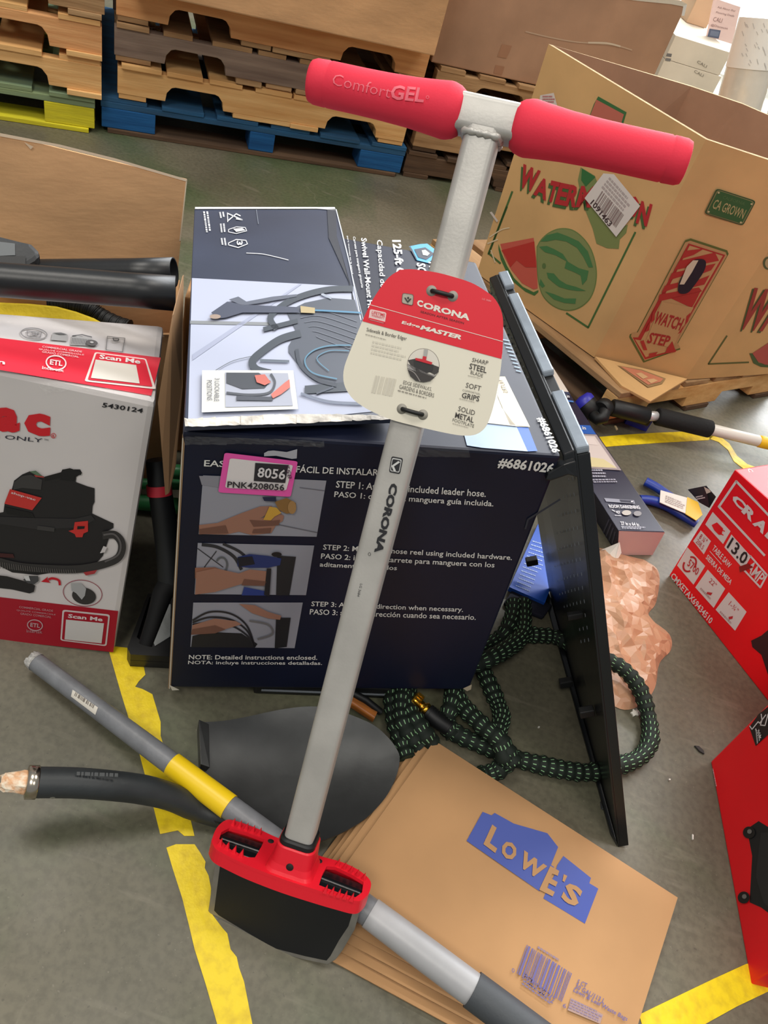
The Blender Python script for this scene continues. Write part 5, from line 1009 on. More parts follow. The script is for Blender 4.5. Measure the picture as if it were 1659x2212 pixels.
# extension pole with black angled head
ep = thing('extension_pole', 'white and yellow pole with black grip and angled black head on the floor', 'pole', Z(1440, 915, 0)); k_ = [Z(*cI((780, 155))[0], .068), Z(*cI((985, 205))[0], .066), Z(*cI((1035, 205))[0], .066), Z(*cI((1335, 278))[0], .060), Z(*cI((1605, 345))[0], .054), Z(*cI((1760, 382))[0], .05)]
def seg(a, b, r, name, m, seg_=18):
    mb = MB(); d = b - a; mb.lathe(a, d, [(0, r * .85), (.003, r), (d.length - .003, r), (d.length, r * .85)], seg_); return mb.build(name, [m], ep)
seg(k_[0], k_[1], .0225, 'joint_arm', BLACK); seg(k_[1], k_[2], .013, 'chrome_collar', mat('silver_ring', (206, 206, 206), .35, metal=.4)); seg(k_[2], k_[3], .0235, 'foam_grip', mat('black_grip_foam', (18, 18, 18), .8, bump=.2, bscale=150)); seg(k_[3], k_[4], .0155, 'white_tube', mat('white_tube', (226, 222, 212), .35)); seg(k_[4], k_[5], .0165, 'yellow_tube', mat('yellow_tube', (240, 196, 30), .4))
mb = MB(); mb.tube([Z(*cI(c)[0], z) for c, z in (((745, 160), .07), ((740, 190), .068), ((735, 215), .062), ((705, 222), .056), ((685, 205), .052))], .016, 14); mb.build('hook_arm', [BLACK], ep)
a = Z(*cI((745, 155))[0], .07); mb = MB(); mb.lathe(a - V((.012, .02, 0)), V((.5, .9, 0)), [(0, .02), (.003, .024), (.026, .024), (.03, .02)], 20); mb.build('pivot', [BLACK], ep)
a = Z(*cI((655, 165))[0], .05); dd = (V((-.8, .35, .3))).normalized(); mb = MB(); mb.lathe(a - dd * .02, dd, [(0, .02), (.004, .029), (.03, .030), (.036, .029)], 22); mb.build('head', [BLACK], ep); mb = MB(); mb.lathe(a + dd * .016, dd, [(0, .0305), (.012, .0305), (.020, .024), (.024, 0)], 22); mb.build('blue_cap', [mat('blue_cap', (48, 48, 168), .4)], ep)
q = [Z(*c, .001) for c in cI((845, 222), (985, 265), (975, 292), (855, 247))]; mb = MB(); mb.prism(q, V((0, 0, .040))); mb.build('blue_pad', [mat('blue_pad', (34, 52, 170), .5)], ep)
mb = MB(); q = [Z(*c, .025) for c in cI((845, 190), (1000, 215), (985, 265), (850, 225))]; mb.prism(q, V((0, 0, .02))); mb.build('joint_cover', [BLACK], ep, bevel=.004)

# ================================================================== CRUMPLED PLASTIC BAG
bagm = bpy.data.materials.new('tan_plastic_film'); bagm.use_nodes = True; b = bagm.node_tree.nodes['Principled BSDF']; b.inputs['Base Color'].default_value = rgb((216, 164, 128)); b.inputs['Roughness'].default_value = .36; b.inputs['Specular IOR Level'].default_value = .7
see_through(bagm, .22)
ol = smooth2([(1252, 1200), (1290, 1182), (1340, 1195), (1400, 1213), (1425, 1240), (1418, 1300), (1402, 1330), (1446, 1368), (1450, 1402), (1425, 1432), (1415, 1485), (1385, 1522), (1340, 1530), (1290, 1490), (1258, 1430), (1240, 1330), (1240, 1250), (1252, 1200)], 5)
from mathutils.geometry import delaunay_2d_cdt
rim = [Z(x, y, .003) for x, y in ol[:-1]]; N_ = len(rim); r_ = random.Random(12); P2 = [V((q.x, q.y)) for q in rim]
x0, x1 = min(q.x for q in P2), max(q.x for q in P2); y0, y1 = min(q.y for q in P2), max(q.y for q in P2)
def inside(p):
    c = False
    for a, b_ in zip(P2, P2[1:] + P2[:1]):
        if (a.y > p.y) != (b_.y > p.y) and p.x < (b_.x - a.x) * (p.y - a.y) / (b_.y - a.y) + a.x: c = not c
    return c
def edist(p): return min((p - a).length for a in P2)
pts = []
while len(pts) < 620:
    p_ = V((r_.uniform(x0, x1), r_.uniform(y0, y1)))
    if inside(p_) and edist(p_) > .007 and all((p_ - q).length > .0062 for q in pts): pts.append(p_)
    elif r_.random() < .0005: break
vv, ee, ff, *_ = delaunay_2d_cdt(P2 + pts, [], [list(range(N_))], 1, 1e-6)
vs = []
for p_ in vv:
    d_ = min(1, edist(p_) / .045); rd = noise.voronoi(V((p_.x * 15, p_.y * 8 + p_.x * 7, 2.0)))[0]
    h_ = .003 + d_ * (.018 + .018 * noise.noise(V((p_.x * 9, p_.y * 9, 1))) + .030 * min(.7, rd[1] - rd[0])) + min(1, edist(p_) / .012) * r_.uniform(.002, .0085)
    vs.append(V((p_.x, p_.y - h_ * .25, max(.003, h_) if edist(p_) > .001 else .002)))
mb = MB(); mb.add(vs, [tuple(f) for f in ff], 0, False)
o = mb.build('plastic_bag', [bagm], recalc=True)
sd = o.modifiers.new('soften', 'SUBSURF'); sd.levels = 1; sd.render_levels = 1; sd.subdivision_type = 'SIMPLE'; solo(o, 'crumpled tan plastic bag on the floor right of the black panel', 'bag')

# ================================================================== RED SAW CARTONS (right edge)
aC, bC = Z(1445, 1243), Z(1659, 1515); eC = (bC - aC).normalized(); nC_ = V((eC.y, -eC.x, 0)); nC_ = nC_ if nC_.dot(CAM - aC) > 0 else -nC_
tC = PL(1587, 1014, aC, nC_); wC = .40; hC = V((tC.x - aC.x, tC.y - aC.y, tC.z)); dC = -nC_ * .34; tdir = (PL(1659, 1078, aC, nC_) - tC).normalized()
saw = thing('saw_carton', 'upper red table saw carton with white lettering at the right edge', 'carton', aC + eC * .2 + dC / 2)
A_ = aC; B_ = aC + eC * wC; mb = MB(); mb.hexa([A_, B_, B_ + dC, A_ + dC, tC, tC + tdir * wC, tC + tdir * wC + dC, tC + dC]); mb.build('carton_body', [REDB], saw, bevel=.003)
gC = on_plane(aC, nC_); W2 = (226, 218, 216); p = PR(gC, .0006)
p.line(cI((1482, 570), (1385, 712), (1640, 985)), 5, W2, 1); p.line(cI((1482, 570), (1800, 905)), 5, W2, 1); p.text('C', cI((1450, 672))[0], cI((1512, 735))[0], cI((1482, 640))[0], W2, 2, .05); p.text('R', cI((1510, 740))[0], cI((1568, 800))[0], cI((1545, 700))[0], W2, 2, .05); p.text('A', cI((1572, 808))[0], cI((1632, 868))[0], cI((1610, 765))[0], W2, 2, .05); p.text('FTS', cI((1640, 876))[0], cI((1790, 1025))[0], cI((1678, 832))[0], W2, 2, .05); p.build('lettering', saw)
p = PR(gC, .0006)
p.poly(cI((1350, 742), (1450, 850), (1408, 922), (1308, 812)), W2); p.poly(cI((1345, 815), (1375, 800), (1410, 835), (1400, 870), (1385, 870), (1360, 845)), REDB, 2); p.line(cI((1395, 838), (1418, 850)), 2, REDB, 2); p.line(cI((1388, 855), (1410, 872)), 2, REDB, 2)
p.poly(cI((1455, 868), (1562, 988), (1520, 1060), (1415, 940)), W2); p.text('13.0', cI((1428, 940))[0], cI((1522, 1042))[0], cI((1462, 882))[0], (36, 30, 34), 2, .02); p.line(cI((1562, 988), (1655, 1095), (1618, 1165), (1520, 1060)), 4, W2, 2, True); p.text('AMP', cI((1535, 1060))[0], cI((1612, 1150))[0], cI((1572, 1010))[0], W2, 2, .02)
p.poly(cI((1283, 845), (1340, 905), (1300, 980), (1240, 905)), W2); p.text('8 ¼"', cI((1272, 888))[0], cI((1308, 925))[0], cI((1288, 862))[0], (190, 30, 40), 2, .01); p.text('208.5', cI((1255, 912))[0], cI((1292, 955))[0], cI((1268, 890))[0], (190, 60, 66), 2)
p.poly(cI((1208, 940), (1308, 1045), (1242, 1150), (1150, 1042)), W2); p.ring(cI((1222, 1035))[0], 12, 17, 4, (192, 26, 40), 2, 35, 40, 170); p.ring(cI((1222, 1035))[0], 12, 17, 4, (192, 26, 40), 2, 35, 230, 360); p.text('5700', cI((1208, 1040))[0], cI((1262, 1100))[0], cI((1225, 1002))[0], (192, 26, 40), 3, .01)
p.poly(cI((1322, 1065), (1420, 1172), (1355, 1280), (1252, 1165)), W2); p.text('22"', cI((1328, 1132))[0], cI((1362, 1168))[0], cI((1342, 1110))[0], (196, 60, 66), 2); p.poly(cI((1320, 1190), (1350, 1195), (1340, 1210), (1315, 1200)), (196, 40, 50), 2); p.greek(cI((1275, 1180))[0], cI((1345, 1255))[0], cI((1285, 1165))[0], (186, 160, 158), 1, 2)
p.poly(cI((1440, 1192), (1540, 1302), (1475, 1408), (1366, 1290)), W2); p.text('1-¾"', cI((1438, 1262))[0], cI((1482, 1310))[0], cI((1455, 1240))[0], (196, 60, 66), 2); p.poly(cI((1440, 1330), (1465, 1325), (1462, 1340), (1442, 1345)), (196, 40, 50), 2); p.greek(cI((1385, 1310))[0], cI((1462, 1392))[0], cI((1395, 1296))[0], (186, 160, 158), 1, 2)
p.build('white_label', saw)
p = PR(gC, .0006); p.text('TABLE SAW', cI((1345, 952))[0], cI((1442, 1060))[0], cI((1362, 925))[0], W2, 2, .02); p.text('SIERRA DE MESA', cI((1310, 1002))[0], cI((1448, 1152))[0], cI((1325, 978))[0], W2, 2, .02); p.line(cI((1335, 962), (1400, 1035)), 1.2, W2, 2); p.text('CMXETAX69434510', cI((1112, 1108))[0], cI((1335, 1372))[0], cI((1132, 1078))[0], W2, 2, .02)
p.poly(cI((1500, 1048), (1550, 1030), (1580, 1052), (1545, 1065), (1505, 1080)), (140, 14, 22), 3); p.build('lettering', saw)
p = PR(gC, .0006); p.poly(cJ((400, 725), (440, 705), (470, 680), (480, 900), (440, 780), (405, 750)), (60, 26, 30)); p.build('printed_saw', saw)
gCt = on_plane(tC, V((0, 0, 1))); p = PR(gCt, .0006); p.text('CMXETAX69', cJ((382, 66))[0], cJ((520, 190))[0], cJ((392, 56))[0], W2, 2, .02); p.poly(cJ((430, 85), (480, 70), (500, 110), (465, 130)), W2, 2); p.build('lid_lettering', saw)
aD, bD = Z(1535, 1645), Z(1622, 2126); eD = (bD - aD).normalized(); nD = V((eD.y, -eD.x, 0)); nD = nD if nD.dot(CAM - aD) > 0 else -nD
LD = (bD - aD).length; tD = PL(1672, 1508, aD, nD); hD = tD - aD; hD2 = V((hD.x * .0, hD.y * .0, .36)); dD = -nD * .42
s2 = thing('saw_carton', 'lower red saw carton with a black tool printed on its side, bottom right', 'carton', aD + eD * LD / 2 + dD / 2)
lean = (hD / hD.z) * .36; mb = MB(); mb.hexa([aD, bD, bD + dD, aD + dD, aD + lean, bD + lean, bD + dD + lean, aD + dD + lean]); so2 = mb.build('carton_body', [REDB], s2, bevel=.003)
gD = on_plane(*plane3(aD, bD, aD + lean)); p = PR(gD, .0006)
cR = zm(1530, 1480, 3.023); p.poly(cR((270, 275), (330, 190), (420, 120), (420, 300), (312, 398)), (30, 24, 26)); p.line(cR((275, 268), (290, 290), (330, 240), (340, 250), (380, 195)), 2.2, W2, 2); p.line(cR((350, 190), (355, 230), (345, 262), (375, 265), (395, 190)), 2.2, W2, 2); p.text('4½"', cR((358, 340))[0], cR((330, 270))[0], cR((340, 360))[0], W2, 3, .02); p.greek(cR((318, 395))[0], cR((310, 310))[0], cR((345, 360))[0], (190, 186, 186), 2, 3); p.build('black_label', s2)
p = PR(gD, .0006); p.poly(cJ((385, 1455), (430, 1425), (470, 1450), (480, 1790), (440, 1760), (395, 1740), (405, 1560)), (26, 26, 28)); p.poly(cJ((440, 1470), (480, 1470), (480, 1770), (450, 1740), (420, 1640)), (38, 38, 40), 2)
for c in ((395, 1470), (375, 1722)): p.disc(cJ(c)[0], 13, 13, (24, 22, 22), 3); p.disc((cJ(c)[0][0] + 2, cJ(c)[0][1] - 2), 5, 5, (120, 116, 112), 4)
p.build('printed_tool', s2)
p = PR(gD, .0006); p.greek(cJ((262, 1290))[0], cJ((245, 1206))[0], cJ((269, 1290))[0], (236, 170, 176), 1, 2); p.build('lettering', s2)

# ================================================================== BITS OF LITTER
def crumb(px, w, h_, label, m=WHITE, z=.0005, tall=.003, name='paper_scrap', poly=None):
    P = poly or [(px[0] - w, px[1] - h_), (px[0] + w, px[1] - h_ * .7), (px[0] + w * .8, px[1] + h_), (px[0] - w * .7, px[1] + h_ * .8)]
    mb = MB(); mb.prism([Z(x, y, z) for x, y in P], V((0, 0, tall))); o = mb.build(name, [m]); return solo(o, label, 'litter')
crumb((1371, 1541), 0, 0, 'white plastic tile spacer on the floor by the hose loop', name='tile_spacer', poly=[(1366, 1533), (1371, 1537), (1376, 1533), (1379, 1538), (1376, 1541), (1378, 1547), (1372, 1546), (1367, 1549), (1365, 1544), (1361, 1540), (1366, 1538)])
crumb((1495, 1809), 1.2, 6, 'thin white sliver on the open floor left of the lower red carton')
crumb((1330, 926), 2.5, 4, 'pale wood splinter near the pole head', mat('pale_splinter', (220, 204, 160), .7), poly=[(1326, 921), (1330, 921), (1334, 929), (1331, 930)], name='wood_splinter')
crumb((1445, 1685), 1.8, 1.4, 'tiny white crumb on the floor right of the panel tip'); crumb((1163, 1572), 1.8, 1.4, 'tiny white crumb inside the hose loop')
crumb((1510, 1619), 0, 0, 'dark sliver of debris left of the red carton corner', mat('dark_debris', (48, 46, 44), .8), poly=[(1499, 1612), (1508, 1613), (1518, 1622), (1520, 1630), (1510, 1624)], name='debris')

# ================================================================== PAPER LAWN BAGS (bottom right)
KRAFT = mat('kraft_paper', (180, 139, 97), .82, var=.09, scale=3.2, bump=.22, bscale=9, spec=.22); KRAFTD = mat('kraft_paper_edge', (176, 136, 94), .85, var=.1, scale=30)
zt_ = .036
bA, bB, bD_ = Z(940, 1597, zt_), Z(1467, 1937, zt_), Z(688, 1949, zt_); bC_ = bB + (Z(1352, 2305, zt_) - bB); wAD = bD_ - bA
def bag(shift, z0, th, label, first=False, sub=1.0, crease=True):
    c = [p + shift for p in (bA, bB, bC_, bD_)]; c = [V((p.x, p.y, 0)) for p in c]
    t = thing('lawn_bag', label, 'paper bag', (c[0] + c[1] + c[2] + c[3]) / 4 + V((0, 0, z0)), 0, 'folded paper lawn bags'); mb = MB(); nx, ny = 30, 20; top = []; bot = []
    for j in range(ny + 1):
        for i in range(nx + 1):
            u, v = i / nx, j / ny; q = (c[0] * (1 - u) + c[1] * u) * (1 - v) + (c[3] * (1 - u) + c[2] * u) * v
            ed = min(1, min(u, 1 - u, v, 1 - v) * 14); wv = .0022 * noise.noise(V((u * 3 + z0 * 50, v * 3, 1))) - (.0035 * max(0, (v - .84) / .16) if crease else 0)
            top.append(q + V((0, 0, z0 + th * (.55 + .45 * ed) + wv * ed))); bot.append(q + V((0, 0, z0 + th * .12 * (1 - ed))))
    W_ = nx + 1
    fs = [(j * W_ + i, j * W_ + i + 1, (j + 1) * W_ + i + 1, (j + 1) * W_ + i) for j in range(ny) for i in range(nx)]
    mb.add(top, fs, 0, True); mb.add(bot, [tuple(reversed(f)) for f in fs], 0, True)
    loop = [i for i in range(W_)] + [j * W_ + nx for j in range(1, ny + 1)] + [ny * W_ + i for i in range(nx - 1, -1, -1)] + [j * W_ for j in range(ny - 1, 0, -1)]
    n_ = len(loop); mb.add([top[i] for i in loop] + [bot[i] for i in loop], [(k, (k + 1) % n_, n_ + (k + 1) % n_, n_ + k) for k in range(n_)], 1)
    o = mb.build('paper_body', [KRAFT, KRAFTD], t); return t, o
eAB = (bB - bA).normalized(); eAD = wAD.normalized()
bag(eAB * -.034 + eAD * .050, .0008, .0062, 'lowest folded brown paper bag of the stack, edge showing farthest lower left')
bag(eAB * -.026 + eAD * .036, .0072, .0065, 'second lowest folded brown paper bag of the stack')
bag(eAB * -.020 + eAD * .024, .0139, .0065, 'middle folded brown paper bag of the stack')
bag(eAB * -.012 + eAD * .012, .0206, .0065, 'folded brown paper bag just under the printed top one')
tb_, tbo = bag(V((0, 0, 0)), .0274, .0085, 'top brown paper lawn bag with a blue store emblem and barcode', True)
g = on_plane(V((0, 0, .0368)), V((0, 0, 1))); LB = (42, 66, 150); p = PR(g, .0005)
p.poly(cN((710, 402), (750, 418), (764, 407), (850, 455), (1000, 498), (1048, 560), (1016, 640), (1030, 650), (965, 758), (638, 532)), LB); p.poly(cN((1072, 600), (1195, 698), (1188, 722), (1228, 746), (1168, 903), (982, 790), (1010, 720), (1030, 690), (1045, 640)), LB); p.build('store_emblem', tb_)
KI = (190, 148, 104); p = PR(g, .0005); c_ = KRAFT
def LT(s, a, b, d, bold=.03): p.text(s, cN(a)[0], cN(b)[0], cN(d)[0], c_, 3, bold)
LT('L', (712, 548), (765, 588), (752, 460), .045); LT('O', (783, 592), (845, 632), (810, 522), .045); LT('W', (862, 640), (965, 712), (895, 575), .045); LT('S', (1055, 792), (1128, 836), (1090, 712), .045)
p.poly(cN((1012, 645), (1052, 668), (1045, 690), (1020, 680), (1012, 700), (1045, 718), (1036, 738), (1005, 722), (996, 742), (1032, 762), (1022, 782), (962, 752)), c_, 3); p.poly(cN((1072, 682), (1088, 690), (1075, 718), (1066, 712)), c_, 3); p.build('emblem_lettering', tb_)
p = PR(g, .0005); PB = (92, 84, 140); p.bars(cN((862, 1126))[0], cN((1070, 1258))[0], cN((908, 998))[0], PB, 2, 34, 21); p.text('0', cN((838, 1118))[0], cN((850, 1126))[0], cN((842, 1100))[0], PB, 2); p.text('79259 50342', cN((884, 1150))[0], cN((1022, 1262))[0], cN((898, 1124))[0], PB, 2, .0); p.text('6', cN((1066, 1276))[0], cN((1080, 1284))[0], cN((1072, 1258))[0], PB, 2)
p.greek(cN((882, 1180))[0], cN((1010, 1270))[0], cN((892, 1155))[0], (110, 96, 130), 2, 2); p.greek(cN((952, 1020))[0], cN((1068, 1092))[0], cN((958, 1004))[0], (130, 110, 130), 1, 2)
p.text('5 CT', cN((1130, 1172))[0], cN((1172, 1192))[0], cN((1138, 1152))[0], PB, 2, .01); p.text('30 GAL/113 L', cN((1122, 1192))[0], cN((1252, 1262))[0], cN((1130, 1172))[0], PB, 2, .01); p.text('Lawn & Leaf Waste Bags', cN((1112, 1212))[0], cN((1352, 1345))[0], cN((1122, 1190))[0], PB, 2, .01); p.poly(cN((1105, 1235), (1250, 1310), (1236, 1352), (1090, 1290)), (158, 130, 122), 1); p.greek(cN((1092, 1285))[0], cN((1235, 1350))[0], cN((1106, 1240))[0], (132, 112, 134), 4, 2); p.build('barcode_print', tb_)

# ================================================================== BROKEN SHOVEL HEAD
SHV = mat('dark_forged_steel', (70, 71, 71), .38, metal=.65, var=.22, scale=9, bump=.05, bscale=80)
shov = thing('shovel_head', 'broken shovel blade with black socket and splintered wood stub', 'shovel', Z(640, 1690, 0))
ol = smooth2(cM((85, 322), (140, 325), (260, 315), (400, 290), (560, 255), (700, 232), (830, 225), (950, 240), (1050, 275), (1200, 340), (1300, 425), (1355, 500), (1373, 560), (1355, 660), (1300, 780), (1220, 880), (1130, 960), (1000, 1035), (860, 1090), (700, 1125), (540, 1110), (380, 1060), (230, 990), (140, 900), (100, 740), (92, 540), (85, 322)), 4)[:-1]
N_ = len(ol); cpx = (400 + 640 / 2.9625, 1450 + 660 / 2.9625); vs = []; K_ = 10
for k in range(K_ + 1):
    t = k / K_
    for x, y in ol:
        qx, qy = cpx[0] + (x - cpx[0]) * (1 - t), cpx[1] + (y - cpx[1]) * (1 - t)
        zz = .006 + .026 * min(1.25, ((qx - cpx[0]) / 225) ** 2 + ((qy - cpx[1]) / 150) ** 2); vs.append(Z(qx, qy, zz))
mb = MB(); fs = [(k * N_ + i, k * N_ + (i + 1) % N_, (k + 1) * N_ + (i + 1) % N_, (k + 1) * N_ + i) for k in range(K_) for i in range(N_)]
mb.add(vs, fs, 0, True); lowv = [v - V((0, 0, .0028)) for v in vs]; mb.add(lowv, [tuple(reversed(f)) for f in fs], 0, True); mb.add(vs[:N_] + lowv[:N_], [(i, N_ + i, N_ + (i + 1) % N_, (i + 1) % N_) for i in range(N_)], 0); mb.build('blade', [SHV], shov, recalc=False)
# rolled foot step along the shoulder
s0, s1 = Z(*cM((85, 320))[0], .034), Z(*cM((98, 600))[0], .034); mb = MB(); n_ = V((1, .1, 0)).normalized(); mb.hexa([s0 - V((0, 0, .03)), s1 - V((0, 0, .03)), s1 - V((0, 0, .03)) + n_ * .006, s0 - V((0, 0, .03)) + n_ * .006, s0 + V((0, 0, .006)), s1 + V((0, 0, .003)), s1 + n_ * .014, s0 + n_ * .016]); mb.build('foot_step', [SHV], shov, bevel=.001)
SOCK = mat('black_coated_socket', (44, 48, 50), .5, var=.15, scale=25, bump=.06, bscale=200)
sp = [Z(75, 1690, .105), Z(160, 1691, .096), Z(240, 1697, .084), Z(310, 1706, .066), Z(370, 1722, .046), Z(430, 1750, .024), Z(500, 1775, .018), Z(570, 1782, .014)]
cur = [V(q) for q in smooth2([tuple(q) for q in sp], 6)]; rr_ = [.0190 - .0002 * max(0, i - 18) - .00045 * max(0, i - 28) for i in range(len(cur))]
mb = MB(); mb.tube(cur, rr_, 22); mb.build('socket', [SOCK], shov)
d0 = (sp[0] - sp[1]).normalized(); mb = MB(); mb.lathe(sp[0] - d0 * .004, d0, [(0, .0192), (.001, .0205), (.013, .0205), (.014, .0180), (.0145, .0150)], 30); mb.build('metal_ring', [CHROME], shov)
mb = MB(); r_ = random.Random(3); pr = []; vs = []; sg_ = 16; aa = d0.cross(V((0, 0, 1))).normalized(); bb = d0.cross(aa)
for k in range(7):
    for i in range(sg_):
        t = 2 * math.pi * i / sg_; rad = .0145 * (1 - .05 * k + r_.uniform(-.08, .08)) * (1 if k < 6 else .75); vs.append(sp[0] + d0 * (.009 + .0048 * k + (r_.uniform(-.002, .004) if k > 3 else 0)) + (aa * math.cos(t) + bb * math.sin(t)) * rad)
mb.add(vs, [(k * sg_ + i, k * sg_ + (i + 1) % sg_, (k + 1) * sg_ + (i + 1) % sg_, (k + 1) * sg_ + i) for k in range(6) for i in range(sg_)] + [[6 * sg_ + i for i in range(sg_)]]); mb.build('wood_stub', [mat('splintered_wood', (226, 176, 134), .7, col2=(238, 226, 204), scale=90, thr=(.4, .6), bump=.6, bscale=120)], shov)
rv = PL(115, 1714, sp[1] - V((0, .0, 0)), (CAM - sp[1]).normalized()); tocam = (CAM - sp[1]).normalized(); mb = MB(); mb.lathe(rv + tocam * .006, tocam, [(0, .0062), (.004, .0055), (.0058, .003), (.0062, 0)], 16); mb.build('rivet', [mat('rivet_steel', (176, 178, 176), .3, metal=.9)], shov)
p = PR(on_plane(sp[1] + tocam * .0195, tocam), .0006); p.greek((165, 1681), (268, 1685), (166, 1667), (58, 61, 62), 1, 1, 9); p.build('embossed_name', shov)

# ================================================================== GREY FIBREGLASS POLE WITH YELLOW BAND
g0, g1 = Z(75, 1428, .030), Z(1180, 2257, .072); gd = (g1 - g0); GL_ = gd.length; gd = gd.normalized()
pole = thing('fibreglass_handle', 'long grey fibreglass handle with yellow band and dark grip lying across the shovel', 'handle', g0 - V((0, 0, .03)))
def gs(x):     # length along the pole of the point under image column x
    lo, hi = 0.0, GL_
    for _ in range(40):
        m_ = (lo + hi) / 2; q = ROT.transposed() @ (g0 + gd * m_ - CAM)
        if IW / 2 + F * q.x / q.z < x: lo = m_
        else: hi = m_
    return lo
def gr(s): return .0136 + (.0190 - .0136) * min(1, s / gs(917)) ** 1.15
FIB = mat('grey_fibreglass', (120, 122, 126), .42, var=.08, scale=40, bump=.08, bscale=220); FIB2 = mat('light_grey_sleeve', (168, 168, 170), .4, var=.04, scale=30)
def band(a, b, dr, name, m, n_=16, cap=.0):
    pr_ = [(a + (b - a) * i / n_ , gr(a + (b - a) * i / n_) + dr) for i in range(n_ + 1)]; mb = MB(); mb.lathe(g0, gd, pr_, 40); return mb.build(name, [m], pole)
sY0, sY1, sL, sG = gs(372), gs(495), gs(800), gs(1020)
band(0, sL + .01, 0, 'shaft', FIB, 26); band(sL, sG + .02, .0011, 'sleeve', FIB2); band(sY0, sY1, .0012, 'yellow_band', mat('yellow_sleeve', (244, 206, 24), .38)); band(sG, GL_, .0034, 'end_grip', mat('dark_grey_grip', (66, 70, 74), .6, bump=.08, bscale=200))
mb = MB(); r_ = random.Random(5); sg_ = 22; aa = gd.cross(V((0, 0, 1))).normalized(); bb = gd.cross(aa); vs = []
for k, (dz_, f_) in enumerate(((.004, 1.0), (-.003, .97), (-.007, .8), (-.006, .35))):
    for i in range(sg_): t = 2 * math.pi * i / sg_; vs.append(g0 + gd * (dz_ + (r_.uniform(-.004, .003) if k in (1, 2) else 0)) + (aa * math.cos(t) + bb * math.sin(t)) * .0140 * f_ * (1.01 if k == 0 else 1))
mb.add(vs, [(k * sg_ + i, k * sg_ + (i + 1) % sg_, (k + 1) * sg_ + (i + 1) % sg_, (k + 1) * sg_ + i) for k in range(3) for i in range(sg_)] + [[3 * sg_ + i for i in range(sg_)]]); mb.build('frayed_end', [mat('frayed_fibre', (170, 168, 164), .9, var=.3, scale=160)], pole)
shf = [c for c in pole.children if c.name.startswith('shaft')][0]
p = PR(on_mesh(shf), .0007)
def gpatch(quad, c, L=1, n_=8):
    a, b, c2, d = quad; P_ = []
    for i in range(n_ + 1):
        for j in range(n_ + 1): u, v = i / n_, j / n_; P_.append(((a[0] * (1 - u) + b[0] * u) * (1 - v) + (d[0] * (1 - u) + c2[0] * u) * v, (a[1] * (1 - u) + b[1] * u) * (1 - v) + (d[1] * (1 - u) + c2[1] * u) * v))
    p.put(P_, [[i * (n_ + 1) + j, (i + 1) * (n_ + 1) + j, (i + 1) * (n_ + 1) + j + 1, i * (n_ + 1) + j + 1] for i in range(n_) for j in range(n_)], c, L)
gpatch(cL((466, 326), (628, 440), (612, 486), (456, 368)), (214, 208, 196)); p.bars(cL((478, 362))[0], cL((598, 445))[0], cL((486, 342))[0], (120, 112, 104), 2, 16, 4); p.build('barcode_sticker', pole)
p = PR(on_mesh(shf), .0007); gpatch(cL((545, 262), (600, 300), (620, 330), (560, 285)), (30, 30, 32)); gpatch(cL((600, 300), (800, 440), (812, 468), (622, 330)), (34, 34, 36)); p.greek(cL((620, 325))[0], cL((720, 395))[0], cL((624, 312))[0], (150, 150, 150), 1, 2); p.build('black_sticker', pole)
p = PR(on_mesh(shf), .0007); gpatch(cL((838, 470), (1140, 682), (1110, 686), (826, 480)), (222, 220, 214), 1, 14); p.build('white_sticker', pole)
slv = [c for c in pole.children if c.name.startswith('sleeve')][0]; p = PR(on_mesh(slv), .0008); p.poly(cN((352, 832), (372, 845), (392, 862), (368, 852)), (30, 30, 32)); p.build('dark_nick', pole)

# ================================================================== RED SIDEWALK EDGER (the main tool)
Q = Z(588, 2040, .0); Tt = AT(1052, 258, .79); U = (Tt - Q).normalized(); LT_ = (Tt - Q).length
Wv = (ROT @ V((.952, .287, -.111))).normalized(); Wv = (Wv - U * Wv.dot(U)).normalized(); Nv = Wv.cross(U).normalized()
if Nv.dot(CAM - Tt) < 0: Nv = -Nv
edger = thing('lawn_edger', 'red footplate lawn edger with grey shaft and two red foam grips standing in front', 'edger', Q)
sF = .122; Cf = Q + U * sF
SW = .0183
mb = MB(); mb.rrect(Cf + U * .012, Tt - U * .012, Wv, Nv, SW, SW, .0075); shaft = mb.build('shaft', [STEEL], edger)
aL, aR = .193, .2065
mb = MB(); mb.rrect(Tt - Wv * .062, Tt + Wv * .066, U, Nv, .0185, .0185, .008); mb.build('crossbar', [STEEL], edger)
mb = MB(); wl = []
for k in range(48):
    t = 2 * math.pi * k / 48; ct, st = math.cos(t), math.sin(t); m_ = max(abs(ct), abs(st)); wl.append(Tt - U * .0195 + Wv * (SW * 1.03 * ct / m_ ** .8) + Nv * (SW * 1.03 * st / m_ ** .8))
wl.append(wl[0]); mb.tube(wl, [.0035 * (1 + .25 * math.sin(k * 2.1)) for k in range(49)], 8, caps=False); mb.build('weld_bead', [STEEL], edger)
gi_, go_ = .0255, aL
def grip(sgn, i0, o0):
    d = Wv * sgn; L = o0 - i0; P = [(0, .0190), (.0005, .0215), (.006, .0252), (.013, .0272), (.017, .0276), (.030, .0262), (.055, .0240), (.085, .0228), (.11, .0224), (L - .022, .0224), (L - .020, .0215), (L - .0185, .0224), (L - .006, .0220), (L - .001, .0200), (L, .0170), (L, 0)]
    mb = MB(); mb.lathe(Tt + d * i0, d, P, 44); return mb.build('foam_grip', [FOAM], edger)
gl = grip(-1, .0265, aL); grr = grip(1, .0285, aR)
gm = on_mesh(gl); p = PR(gm, .0011); p.text('Comfort', (717, 183), (842, 212), (722, 160), (240, 108, 124), 1, -.008); p.text('GEL', (842, 214), (915, 222), (848, 184), (240, 108, 124), 1, .025); p.ring((924, 211), 3, 3, 1, (240, 108, 124), 1); p.build('lettering', gl)
